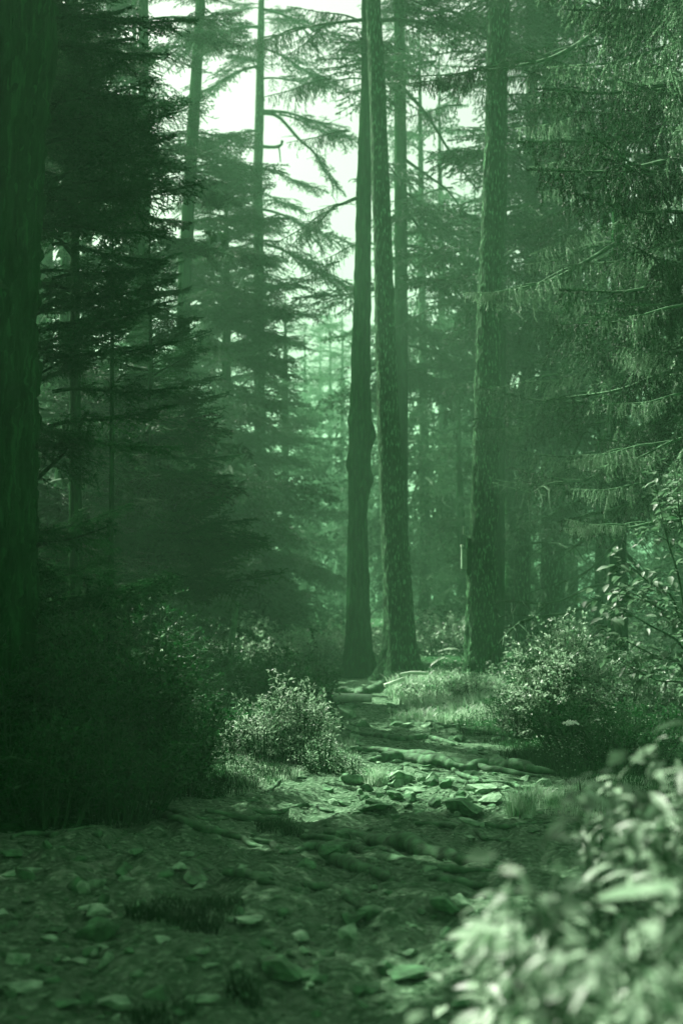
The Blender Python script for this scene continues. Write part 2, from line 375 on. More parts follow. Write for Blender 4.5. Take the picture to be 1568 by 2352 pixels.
def arrays(me):
    v = np.zeros(len(me.vertices) * 3); me.vertices.foreach_get('co', v)
    f = np.zeros(len(me.polygons) * 3, np.int32); me.polygons.foreach_get('vertices', f)
    m = np.zeros(len(me.polygons), np.int32); me.polygons.foreach_get('material_index', m)
    return v.reshape(-1, 3), f.reshape(-1, 3), m
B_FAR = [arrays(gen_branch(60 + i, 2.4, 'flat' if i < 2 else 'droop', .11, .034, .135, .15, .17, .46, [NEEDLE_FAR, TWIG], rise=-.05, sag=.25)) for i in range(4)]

# ------------------------------------------------------------------ trunks
def trunk_mesh(base, prof, Yd, height, m, sides=28, rings=170, rough=.035, flare=1.0, lumps=()):
    """prof: list of (py, px centre, px width) in the photograph, at distance Yd; returned relative to base"""
    prof = sorted(prof, key=lambda q: -q[0])
    zs = [P(c_, y_, Yd)[2] for y_, c_, w_ in prof]; xsn = [P(c_, y_, Yd)[0] for y_, c_, w_ in prof]
    rs = [w_ / 2 / FPX * math.hypot(Yd, 0) for y_, c_, w_ in prof]
    z0 = base[2] - .25; zt = base[2] + height
    slope = (xsn[-1] - xsn[-2]) / (zs[-1] - zs[-2] + 1e-6) if len(zs) > 1 else 0
    slope = max(-.03, min(.03, slope))
    if zt > zs[-1]:
        xsn.append(xsn[-1] + slope * (zt - zs[-1])); zs.append(zt); rs.append(.015)
    z = z0 + (zt - z0) * np.linspace(0, 1, rings) ** 1.25
    cx = np.interp(z, zs, xsn); r = np.interp(z, zs, rs) * np.clip((zt - z) / (height * .35), .04, 1) ** .7
    ker = np.ones(7) / 7; cx = np.convolve(np.pad(cx, 3, 'edge'), ker, 'valid')
    hb = np.clip(z - base[2], 0, None); fl = flare * .42 * np.exp(-hb / .20) + flare * .14 * np.exp(-hb / .7)
    th = np.arange(sides) * 2 * math.pi / sides; C, S = np.cos(th)[None], np.sin(th)[None]
    lob = 1 + fl[:, None] * (1 + .6 * np.sin(th * 5 + base[0] * 7)[None])
    rr = r[:, None] * lob
    n1 = fbm(C * rr * 22 + base[0] * 9, S * rr * 22, z[:, None] * 5.5, 3); n2 = np.abs(vnoise(C * rr * 46 + 3, S * rr * 46, z[:, None] * 11))
    rr = rr * (1 + .03 * fbm(C * .8 + 4 + base[0], S * .8, z[:, None] * 1.3, 2)) + rough * r[:, None] * (n1 * 1.1 + (n2 > .35) * .9)
    for (zz, am, wd, ang) in lumps:
        rr = rr + am * np.exp(-((z[:, None] - zz) / wd) ** 2) * (.55 + .45 * np.cos(th - ang)[None]) * (1 + .4 * vnoise(z[:, None] * 9, C * 3))
    v = np.stack([cx[:, None] + C * rr - base[0], (0 * cx)[:, None] + S * rr + 0 * base[1], z[:, None] + 0 * rr - base[2]], -1).reshape(-1, 3)
    i = np.arange(sides); j = (i + 1) % sides
    f = np.concatenate([np.stack([i, j, j + sides], 1), np.stack([i, j + sides, i + sides], 1)])
    F = (f[None] + (np.arange(rings - 1) * sides)[:, None, None]).reshape(-1, 3)
    me = trimesh('trunk', v, F, [m], None, True)
    return me, (z - base[2], cx - base[0], r)
TREES = []
def tree(name, prof, Yd, height, label, cat='tree', group=None, m=BARK, crown=None, z_lo=1.0, nb=60, blen=1.6, meshes=None, sides=28, rings=170,
         flare=1.0, lumps=(), mode='branch', bare=0, seed=1, pitch=(-18, 6), az=None, strict=True, rough=.035, taper=True):
    r = random.Random(seed * 91 + 5)
    bx = P(prof[-1][1], prof[-1][0], Yd)[0]; base = np.array([bx, Yd, float(gh(bx, Yd))])
    t = thing(name, base, label, cat, group)
    me, (tz, tx, tr) = trunk_mesh(base, prof, Yd, height, m, sides, rings, rough, flare, lumps)
    link('trunk', me, t)
    ml = B_MID if meshes is None else meshes
    acc = MB() if mode == 'crown' else None; n = 0
    for k in range(nb):
        zz = z_lo + (height - z_lo - .3) * ((k + r.random()) / nb)
        f = (zz - z_lo) / (height - z_lo)
        L = blen * (1 - .82 * f ** 1.3 if taper else 1 - .35 * f) * r.uniform(.72, 1.12) * (1 if f > .06 else .75)
        A = r.uniform(0, 2 * math.pi) if az is None else R(r.uniform(*az))
        pt = R(r.uniform(*pitch)) + f * R(22)
        o0 = np.array([np.interp(zz, tz, tx), 0, zz])
        dirv = np.array([math.cos(A) * math.cos(pt), math.sin(A) * math.cos(pt), math.sin(pt) - .12])
        if not keep_branch(base + o0, base + o0 + dirv * L, r, strict): continue
        E = Euler((r.uniform(-.6, .6) if ml is B_NEAR else r.uniform(-.3, .3), -pt, A), 'XYZ')
        if mode == 'crown':
            v, fc, mi = ml[r.randrange(len(ml))]; s = L / 2.4
            M = np.array(E.to_matrix()); v2 = (v * s) @ M.T + o0
            acc.v.append(v2); acc.f.append(fc + acc.n); acc.m.append(mi); acc.n += len(v2)
        else:
            bm = ml[r.randrange(len(ml))]; L0 = {id(x): 1.0 for x in B_NEAR}.get(id(bm), 1.6 if bm in B_DROOP or bm in B_PALE else 2.0)
            link('branch', bm, t, o0, E, L / L0); n += 1
    if mode == 'crown' and acc.n: link('crown', acc.mesh('crown', [NEEDLE_FAR, TWIG]), t)
    for k in range(bare):
        zz = r.uniform(.8, max(z_lo, 2.5) + 1.5); A = r.uniform(0, 2 * math.pi)
        o0 = np.array([np.interp(zz, tz, tx), 0, zz]); L = r.uniform(.5, 1.2) * blen
        e = base + o0 + np.array([math.cos(A), math.sin(A), -.2]) * L
        if e[1] < Yd and not keep_branch(base + o0, e, r): continue
        link('bare_branch', B_BARE[r.randrange(4)], t, o0, (0, R(r.uniform(-10, 22)), A), L / 1.5)
    TREES.append((t, base)); return t, base
def limb(t, base, pts, Yd, r0, r1, m=TWIG, name='limb', twigs=0, seed=0, dY=0.0):
    """a limb whose course is read off the photograph"""
    n = len(pts); Q = np.array([P(x, y, Yd + dY * i / (n - 1)) for i, (x, y) in enumerate(pts)]) - base
    S = smooth_path(Q, max(10, n * 6)); mb = MB(); sweep(mb, S, np.linspace(r0, r1, len(S)), 7, 0, .12, 14)
    rr = np.random.default_rng(seed + 400)
    for k in range(twigs):
        i = rr.integers(3, len(S)); d = norm(rr.normal(size=3) * [1, .7, 1] + [0, 0, -.3]); l = rr.uniform(.15, .5)
        q = np.array([S[i] + d * l * u + np.array([0, 0, -.15 * l * u * u]) for u in (0, .35, .7, 1)])
        sweep(mb, q, np.linspace(r1 * .8, .0015, 4), 4, 0, cap=False)
    return link(name, mb.mesh(name, [m]), t)
def spray(t, base, px, py, Yd, ang, L, meshes, roll=0.0, yaw=0.0, pitch=None):
    """one foliage branch growing from a photographed point; ang 0 = to the right, 180 = to the left, in the picture plane"""
    o0 = P(px, py, Yd) - base; A = math.radians(ang); bm = meshes[(int(px) + int(py)) % len(meshes)]
    L0 = 1.0 if bm in B_NEAR else (1.6 if (bm in B_DROOP or bm in B_PALE) else 2.0)
    az = (0 if math.cos(A) > 0 else math.pi) + yaw; pt = math.atan2(math.sin(A), abs(math.cos(A)))
    return link('branch', bm, t, o0, (roll, -pt, az), L / L0)

# --- middle pair and the slim one behind
tA, bA = tree('pine_tree', [(0, 848, 34), (200, 846, 34), (400, 836, 33), (550, 834, 36), (800, 829, 42), (960, 827, 47), (1100, 825, 47), (1180, 821, 42), (1450, 822, 54), (1545, 823, 60)], 21.0, 17,
     'dark trunk with a swollen kink at mid height, left one of the middle pair', m=BARK_DARK, z_lo=8.8, nb=26, blen=2.2, seed=2, sides=48, rings=360, rough=.06,
     lumps=((3.55, .055, .17, 0.2), (3.15, .05, .15, 3.0), (2.85, .045, .12, .1), (3.75, .03, .1, 3.1)), flare=1.2, pitch=(-25, 5))
tB, bB = tree('pine_tree', [(0, 856, 35), (200, 866, 37), (400, 873, 41), (550, 879, 41), (800, 885, 46), (1000, 893, 52), (1200, 904, 58), (1450, 918, 66), (1560, 921, 72)], 19.0, 16,
     'scaly barked leaning trunk crossing in front of its neighbour, its root reaching onto the path', z_lo=9.2, nb=24, blen=2.2, seed=3, sides=56, rings=420, flare=1.2, rough=.05, pitch=(-25, 5))
tC, bC = tree('pine_tree', [(0, 917, 26), (400, 920, 29), (800, 921, 31), (1200, 921, 32), (1480, 921, 33)], 25.5, 19,
     'slimmer straight trunk rising right behind the middle pair', z_lo=5.0, nb=90, blen=2.6, seed=4, m=BARK_DARK, flare=.4)
# --- the big flaking trunk to the right of the path
tD, bD = tree('pine_tree', [(0, 1146, 47), (300, 1137, 47), (500, 1132, 51), (700, 1123, 54), (1000, 1116, 56), (1250, 1110, 62), (1450, 1107, 72), (1560, 1106, 78)], 17.5, 16,
     'thick trunk with flaking bark and a sunlit left edge, right of the path', z_lo=8.5, nb=28, blen=2.2, seed=5, sides=60, rings=420, rough=.085, flare=.35, pitch=(-25, 5))
tD2, bD2 = tree('spruce_tree', [(300, 1150, 30), (700, 1146, 33), (1100, 1141, 36), (1500, 1138, 40)], 22, 15,
     'dark trunk half hidden behind the flaking trunk on its right side', z_lo=5.5, nb=70, blen=2.4, seed=6, m=BARK_DARK, flare=.3)
tE, bE = tree('spruce_tree', [(0, 1222, 26), (600, 1218, 30), (900, 1210, 34), (1250, 1200, 37), (1480, 1197, 40)], 25, 17,
     'hazy grey trunk next right of the flaking trunk, rising behind the undergrowth', z_lo=3.4, nb=130, blen=2.3, seed=7, flare=.3, meshes=B_MIDD)
tF, bF = tree('spruce_tree', [(0, 1262, 36), (900, 1266, 46), (1250, 1269, 52), (1440, 1269, 57)], 24, 17,
     'broad soft edged trunk standing behind the sunlit bush', z_lo=2.9, nb=150, blen=2.4, seed=8, flare=.3, meshes=B_MIDD, bare=14)
tG, bG = tree('spruce_tree', [(0, 1424, 28), (500, 1420, 30), (900, 1419, 33), (1250, 1419, 38), (1560, 1420, 46)], 14.0, 13,
     'near spruce with pale hanging twigs filling the upper right', z_lo=1.9, nb=150, blen=1.9, seed=9, m=BARK_DARK, meshes=B_DROOP + B_PALE[:2], flare=.4, bare=22, pitch=(-20, 14), az=(-250, 70), taper=False)
tH, bH = tree('spruce_tree', [(600, 1384, 18), (1300, 1379, 25), (1450, 1378, 28)], 21, 13,
     'slim dark trunk just left of the near spruce trunk, above the bush', z_lo=2.0, nb=130, blen=1.8, seed=10, m=BARK_DARK, meshes=B_MIDD, flare=.3, bare=10)
tI, bI = tree('spruce_tree', [(0, 1625, 60), (900, 1622, 70), (1500, 1622, 84)], 10.5, 11,
     'dark spruce whose drooping boughs enter from the right edge', z_lo=1.7, nb=110, blen=1.6, seed=11, m=BARK_DARK, meshes=B_DROOP + B_PALE[:1], bare=8, az=(90, 270), taper=False)
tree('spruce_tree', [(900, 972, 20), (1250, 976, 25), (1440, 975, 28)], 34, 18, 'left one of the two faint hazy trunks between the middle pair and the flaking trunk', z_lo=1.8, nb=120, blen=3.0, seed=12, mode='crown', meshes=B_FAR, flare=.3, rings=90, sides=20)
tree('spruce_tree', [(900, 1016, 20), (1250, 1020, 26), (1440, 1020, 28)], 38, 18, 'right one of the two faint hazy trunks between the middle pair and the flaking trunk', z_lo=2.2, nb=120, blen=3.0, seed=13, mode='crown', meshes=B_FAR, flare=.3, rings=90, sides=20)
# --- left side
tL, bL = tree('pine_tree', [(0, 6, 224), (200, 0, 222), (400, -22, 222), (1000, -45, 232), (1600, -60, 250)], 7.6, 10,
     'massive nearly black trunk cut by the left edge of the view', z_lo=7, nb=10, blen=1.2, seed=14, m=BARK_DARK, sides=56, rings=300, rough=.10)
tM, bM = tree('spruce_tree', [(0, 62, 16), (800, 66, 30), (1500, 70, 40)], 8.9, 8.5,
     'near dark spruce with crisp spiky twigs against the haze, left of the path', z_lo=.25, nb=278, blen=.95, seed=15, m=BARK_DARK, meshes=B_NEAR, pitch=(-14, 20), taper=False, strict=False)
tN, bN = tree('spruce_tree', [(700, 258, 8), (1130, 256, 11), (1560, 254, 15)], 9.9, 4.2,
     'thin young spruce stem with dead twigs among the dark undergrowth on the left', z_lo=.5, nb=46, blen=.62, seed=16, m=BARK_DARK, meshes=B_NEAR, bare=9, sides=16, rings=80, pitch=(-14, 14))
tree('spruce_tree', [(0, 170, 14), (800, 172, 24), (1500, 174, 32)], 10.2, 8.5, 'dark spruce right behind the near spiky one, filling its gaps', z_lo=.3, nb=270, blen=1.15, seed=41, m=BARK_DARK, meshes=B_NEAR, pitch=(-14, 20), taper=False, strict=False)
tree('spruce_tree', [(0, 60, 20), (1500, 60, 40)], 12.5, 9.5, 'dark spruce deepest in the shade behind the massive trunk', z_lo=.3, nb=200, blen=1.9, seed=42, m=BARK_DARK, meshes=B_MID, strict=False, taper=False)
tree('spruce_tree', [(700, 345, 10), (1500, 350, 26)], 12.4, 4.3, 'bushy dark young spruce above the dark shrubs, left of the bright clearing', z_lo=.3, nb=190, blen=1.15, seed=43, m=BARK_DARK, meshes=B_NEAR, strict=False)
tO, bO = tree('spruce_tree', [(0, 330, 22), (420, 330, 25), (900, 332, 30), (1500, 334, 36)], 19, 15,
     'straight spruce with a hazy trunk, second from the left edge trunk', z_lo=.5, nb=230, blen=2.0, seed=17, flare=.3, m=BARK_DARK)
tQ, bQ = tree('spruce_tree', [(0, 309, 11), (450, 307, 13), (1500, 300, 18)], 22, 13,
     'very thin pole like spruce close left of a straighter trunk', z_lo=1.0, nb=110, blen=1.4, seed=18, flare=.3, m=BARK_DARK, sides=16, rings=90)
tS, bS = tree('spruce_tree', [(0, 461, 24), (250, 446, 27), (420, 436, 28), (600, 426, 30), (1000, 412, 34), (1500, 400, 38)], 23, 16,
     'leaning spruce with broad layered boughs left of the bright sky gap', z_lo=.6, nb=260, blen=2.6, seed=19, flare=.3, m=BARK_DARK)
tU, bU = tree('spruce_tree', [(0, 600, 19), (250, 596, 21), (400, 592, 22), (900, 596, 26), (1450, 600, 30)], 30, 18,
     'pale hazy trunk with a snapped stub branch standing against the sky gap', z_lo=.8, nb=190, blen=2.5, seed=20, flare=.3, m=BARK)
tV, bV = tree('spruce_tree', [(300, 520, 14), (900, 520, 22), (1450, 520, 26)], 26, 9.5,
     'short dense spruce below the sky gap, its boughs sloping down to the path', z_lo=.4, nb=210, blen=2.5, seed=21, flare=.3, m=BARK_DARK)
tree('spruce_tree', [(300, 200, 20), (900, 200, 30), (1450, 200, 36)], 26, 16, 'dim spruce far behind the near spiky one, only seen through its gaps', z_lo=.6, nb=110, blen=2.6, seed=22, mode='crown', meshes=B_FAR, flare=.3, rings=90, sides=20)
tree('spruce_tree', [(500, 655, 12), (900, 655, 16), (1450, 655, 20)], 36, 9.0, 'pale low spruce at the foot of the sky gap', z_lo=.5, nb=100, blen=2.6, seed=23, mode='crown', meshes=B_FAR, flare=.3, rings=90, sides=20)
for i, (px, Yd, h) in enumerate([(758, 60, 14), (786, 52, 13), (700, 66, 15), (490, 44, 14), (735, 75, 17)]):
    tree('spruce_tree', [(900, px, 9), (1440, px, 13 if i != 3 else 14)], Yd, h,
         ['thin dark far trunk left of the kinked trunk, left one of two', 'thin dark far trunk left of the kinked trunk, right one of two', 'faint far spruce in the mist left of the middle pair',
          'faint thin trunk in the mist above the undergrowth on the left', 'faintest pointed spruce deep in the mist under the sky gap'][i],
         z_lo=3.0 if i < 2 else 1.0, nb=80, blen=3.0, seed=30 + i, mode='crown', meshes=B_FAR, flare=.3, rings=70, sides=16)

# --- limbs and sprays read off the photograph
limb(tC, bC, [(930, 205), (985, 270), (1040, 360), (1098, 440)], 24.5, .035, .012, name='limb', twigs=6, seed=1)
limb(tC, bC, [(930, 366), (985, 405), (1035, 445), (1100, 545)], 24.5, .032, .010, twigs=8, seed=2)
limb(tC, bC, [(932, 478), (985, 560), (1030, 640), (1092, 725)], 24.5, .026, .010, twigs=8, seed=3)
limb(tC, bC, [(934, 482), (1000, 515), (1050, 540), (1106, 548)], 24.5, .03, .010, twigs=8, seed=4)
limb(tC, bC, [(932, 15), (985, 30), (1040, 25), (1090, 60)], 24.5, .04, .015, twigs=6, seed=5)
limb(tA, bA, [(834, 44), (780, 50), (720, 58), (640, 82)], 20.5, .03, .008, twigs=7, seed=6)
limb(tA, bA, [(834, 94), (800, 98), (784, 108)], 20.5, .018, .005, twigs=3, seed=7)
limb(tA, bA, [(820, 454), (790, 466), (760, 480), (715, 530), (680, 540)], 20.5, .03, .008, twigs=9, seed=8)
for px, py, an, L in [(770, 478, 205, 1.1), (735, 505, 215, .9), (790, 466, 190, .7), (700, 62, 190, 1.0), (760, 54, 200, .8)]:
    spray(tA, bA, px, py, 20.5, an, L, B_MIDD)
limb(tU, bU, [(604, 258), (640, 268), (690, 322), (722, 350), (745, 392)], 29.5, .045, .015, twigs=8, seed=9)
limb(tU, bU, [(604, 336), (630, 337), (645, 332), (648, 322)], 29.5, .04, .028, name='broken_stub', seed=10)
limb(tU, bU, [(640, 336), (642, 350), (644, 372)], 29.5, .02, .012, name='broken_stub', seed=11)
limb(tU, bU, [(606, 254), (660, 258), (720, 276), (790, 290)], 29.5, .04, .012, twigs=8, seed=12)
for px, py, an, L in [(640, 262, -12, 1.6), (700, 330, -45, 1.4), (700, 272, -15, 1.5), (600, 390, 170, 1.8), (620, 395, -12, 1.3), (600, 480, -14, 2.2), (610, 560, -20, 2.4)]:
    spray(tU, bU, px, py, 29.3, an, L, B_MID)
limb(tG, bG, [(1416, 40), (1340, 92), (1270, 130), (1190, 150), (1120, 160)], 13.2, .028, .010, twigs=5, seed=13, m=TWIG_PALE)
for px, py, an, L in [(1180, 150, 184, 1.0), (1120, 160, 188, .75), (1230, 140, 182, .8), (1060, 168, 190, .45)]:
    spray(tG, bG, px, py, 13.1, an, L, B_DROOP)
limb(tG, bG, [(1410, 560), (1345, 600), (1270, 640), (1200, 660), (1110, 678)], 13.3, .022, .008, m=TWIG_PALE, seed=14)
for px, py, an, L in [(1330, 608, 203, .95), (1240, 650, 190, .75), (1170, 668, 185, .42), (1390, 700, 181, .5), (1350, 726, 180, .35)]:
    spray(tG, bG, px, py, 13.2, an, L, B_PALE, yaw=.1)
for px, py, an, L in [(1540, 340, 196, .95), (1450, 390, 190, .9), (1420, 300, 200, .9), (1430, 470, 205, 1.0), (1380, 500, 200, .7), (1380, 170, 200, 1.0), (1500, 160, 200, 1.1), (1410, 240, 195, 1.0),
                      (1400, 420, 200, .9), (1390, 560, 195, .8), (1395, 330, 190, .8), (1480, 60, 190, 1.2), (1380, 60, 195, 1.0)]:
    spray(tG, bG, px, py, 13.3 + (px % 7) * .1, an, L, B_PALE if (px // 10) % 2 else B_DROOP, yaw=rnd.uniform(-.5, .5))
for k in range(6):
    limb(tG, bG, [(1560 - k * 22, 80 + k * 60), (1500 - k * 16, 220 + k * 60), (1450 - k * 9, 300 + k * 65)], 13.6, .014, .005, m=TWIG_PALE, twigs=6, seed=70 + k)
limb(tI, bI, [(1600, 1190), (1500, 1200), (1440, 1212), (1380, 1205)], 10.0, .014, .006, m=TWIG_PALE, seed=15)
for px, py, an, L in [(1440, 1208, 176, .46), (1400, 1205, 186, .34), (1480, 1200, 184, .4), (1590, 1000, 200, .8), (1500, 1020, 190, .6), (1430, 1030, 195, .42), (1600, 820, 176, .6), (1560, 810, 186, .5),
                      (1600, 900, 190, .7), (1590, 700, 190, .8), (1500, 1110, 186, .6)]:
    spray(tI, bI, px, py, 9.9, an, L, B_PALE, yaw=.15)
limb(tH, bH, [(1380, 1096), (1300, 1100), (1220, 1112), (1160, 1106), (1135, 1100)], 16.6, .012, .005, m=TWIG_PALE, twigs=10, seed=16)
limb(tH, bH, [(1380, 1100), (1250, 1130), (1180, 1122), (1130, 1108)], 16.7, .010, .004, m=TWIG_PALE, twigs=8, seed=17)
for px, py, an, L in [(1290, 960, 190, 1.0), (1240, 970, 184, .8), (1300, 1100, 190, .9), (1350, 900, 190, 1.1), (1330, 1150, 200, .9), (1280, 860, 190, 1.0)]:
    spray(tH, bH, px, py, 17.0, an, L, B_DROOP, yaw=rnd.uniform(-.4, .4))
for px, py, an, L in [(700, 60, 200, 1.2), (760, 52, 215, 1.0), (820, 44, 170, 1.1), (650, 80, 190, 1.0), (830, 96, 200, .8), (760, 180, 195, 1.2), (830, 180, 185, 1.0), (800, 300, 190, 1.0), (825, 560, 200, .9), (780, 600, 200, 1.0)]:
    spray(tA, bA, px, py, 21.3, an, L, B_MIDD, yaw=.3)
for px, py, an, L in [(604, 20, -10, 2.2), (604, 110, -16, 2.0), (600, 180, 8, 1.6), (596, 60, 190, 2.4), (596, 150, 200, 2.2), (596, 300, 188, 1.6), (590, 440, 186, 2.0)]:
    spray(tU, bU, px, py, 29.2, an, L, B_MID, yaw=.2)
for px, py, an, L in [(1010, 40, 200, 1.6), (1000, 140, 195, 1.8), (1090, 120, 180, 1.5), (1060, 240, 190, 1.4), (1040, 430, 190, 1.3), (1090, 460, 200, 1.4), (1080, 620, 200, 1.5), (1020, 700, 200, 1.5)]:
    spray(tC, bC, px, py, 24.8, an, L, B_MIDD, yaw=.2)
sb = random.Random(8)
for t_, b_, lo, hi, n_ in ((tA, bA, 1.5, 8.5, 8), (tB, bB, 1.5, 8.5, 9), (tD, bD, 1.2, 8.0, 9), (tC, bC, 1.5, 9, 12), (tU, bU, 2, 10, 10)):
    for k in range(n_):                                  # short dead stubs and twigs on the bare trunks
        v_, f_, m_ = arrays(t_.children[0].data); zz = sb.uniform(lo, hi); sel = v_[np.abs(v_[:, 2] - zz) < .12]; c_ = sel.mean(0)
        A = sb.choice([sb.uniform(-.6, .6), math.pi + sb.uniform(-.6, .6), sb.uniform(0, 6.28)])
        link('dead_branch', B_BARE[k % 4], t_, (c_[0], 0, zz), (0, R(sb.uniform(-15, 25)), A), sb.uniform(.22, .6) * (1.5 if b_[1] > 24 else 1))
# crisp dark sprays reaching right from the near left spruce
for px, py, an, L in [(110, 40, -4, .95), (110, 105, -10, .8), (100, 170, -24, .65), (90, 250, 10, .75), (100, 330, 14, .85), (110, 420, 20, .85), (110, 440, 12, .75), (100, 520, -6, .8), (120, 560, -12, .7),
                      (110, 700, 8, .8), (120, 760, 14, .75), (100, 830, 6, .85), (120, 900, 2, .8), (110, 980, 8, .8), (130, 1010, -4, .75), (120, 240, 30, .5), (120, 640, 4, .7), (200, 350, 14, .45), (210, 470, 20, .45)]:
    spray(tM, bM, px, py, 8.7 + (py % 5) * .08, an, L, B_NEAR, yaw=rnd.uniform(-.25, .25), roll=rnd.uniform(-.3, .3))

# --- wood outside the view (sides, behind), some spruces added for shade, and the far mass
fr = random.Random(77)
def proto_tree(seed, h, blen, nb, z_lo, m=BARK_DARK):
    acc = MB(); r = random.Random(seed)
    for k in range(nb):
        zz = z_lo + (h - z_lo - .3) * ((k + r.random()) / nb); f = (zz - z_lo) / (h - z_lo); L = blen * (1 - .85 * f) * r.uniform(.7, 1.1)
        E = Euler((0, -R(r.uniform(-20, 5)) - f * R(22), r.uniform(0, 6.283))); v, fc, mi = B_FAR[r.randrange(4)]
        v2 = (v * (L / 2.4)) @ np.array(E.to_matrix()).T + np.array([0, 0, zz]); acc.v.append(v2); acc.f.append(fc + acc.n); acc.m.append(mi); acc.n += len(v2)
    tb = MB(); z = np.linspace(-.3, h, 24); sweep(tb, np.stack([0.05 * np.sin(z), 0 * z, z], 1), np.interp(z, [0, .4, h], [.24, .17, .015]), 12, 0, .05)
    return acc.mesh('crown', [NEEDLE_FAR, TWIG]), tb.mesh('trunk', [m], True)
PROT = [proto_tree(1, 16, 2.8, 80, 1.6), proto_tree(2, 14, 2.6, 80, 2.2), proto_tree(3, 18, 3.0, 80, 3.0), proto_tree(4, 13, 3.0, 80, 4.2), proto_tree(5, 6.5, 1.9, 70, .3)]
spots = [(-7.5, 6, 0), (-9, 12, 1), (-12, 18, 2), (-13.5, 9, 0), (-16, 24, 1), (-9.5, 26, 2), (-19, 15, 0), (8.5, 9, 2), (10, 15, 0), (9.5, 22, 1), (13, 28, 2), (7.5, 3.5, 0), (-6.5, 1, 1), (-20, 30, 2), (-14, 34, 0), (11, 36, 1),
         (3.2, -9, 2), (-5, -10, 0), (16, 20, 1), (-24, 22, 0), (-4.2, 7.2, 0), (-6.2, 8.6, 0), (-3.2, 4.6, 3), (-3.1, 6.0, 0), (-5.2, 5.4, 0), (-8.2, 9.8, 0), (-2.9, -3.6, 3), (3.2, -5, 3), (-5.5, -4, 3), (5.5, -2.5, 3), (-4.2, .2, 3), (9, -8, 0), (-10, -6, 0),  # rear and near left spruces added to block back light and shade the path
         (-3.6, 8.4, 4), (-5.2, 10, 4), (-3.9, 9.3, 0), (-3.0, 15.5, 1), (-2.5, 17.6, 4), (-4.1, 19.5, 0), (7.2, 30, 0), (-5.0, 36, 1), (4.0, 42, 0), (8.5, 46, 2), (-10.5, 44, 2), (12, 54, 0), (1.6, 58, 1), (5.6, 64, 2),
         (2.6, 31, 4), (4.6, 29, 4), (6.6, 35, 4), (3.3, 48, 4), (-3.6, 40, 4), (-1.2, 50, 4), (-6.0, 30, 4), (9.5, 41, 4), (1.4, 37, 4), (.2, 66, 4), (-8, 52, 4), (6.2, 25, 4), (3.2, 27, 4)]
SPOT_LABEL = {(-3.0, 15.5): 'tall dim spruce right behind the dark spruces on the left', (-2.5, 17.6): 'low dim spruce before the straight spruce on the left', (-4.1, 19.5): 'tall dim spruce at the left edge, behind the massive trunk', (7.2, 30): 'misty full height spruce showing between the round bush and the near spruce trunk', (-5.0, 36): 'misty full height spruce behind the leaning spruce left of the sky gap',
 (4.0, 42): 'hazy tall spruce behind the two faint trunks', (8.5, 46): 'hazy tall spruce far behind the slim trunk next to the near spruce', (-10.5, 44): 'hazy tall spruce far behind the near spiky spruce',
 (12, 54): 'faint tall spruce far off behind the sapling at the right edge', (1.6, 58): 'faint tall spruce just right of the middle pair, deep in the mist', (5.6, 64): 'farthest faint spruce behind the grey trunk next right of the flaking trunk',
 (2.6, 31): 'low young spruce in mist just left of the flaking trunk', (4.6, 29): 'low young spruce in mist between the grey trunk and the broad soft edged trunk', (6.6, 35): 'low young spruce in mist right of the broad soft edged trunk',
 (3.3, 48): 'low young spruce in mist behind the right one of the faint trunks', (-3.6, 40): 'low young spruce in mist under the pale trunk with the stub', (-1.2, 50): 'low young spruce in mist close left of the kinked trunk, under the sky gap',
 (-6.0, 30): 'low young spruce in mist behind the leaning spruce foot', (9.5, 41): 'low young spruce in mist behind the near spruce with hanging twigs', (1.4, 37): 'low young spruce in mist immediately right of the leaning middle trunk',
 (.2, 66): 'low young spruce in mist seen in the gap between the middle pair', (-8, 52): 'low young spruce in mist behind the straight spruce on the left', (6.2, 25): 'young spruce in haze just behind the near spruce trunk foot', (3.2, 27): 'young spruce in haze behind the foot of the flaking trunk'}
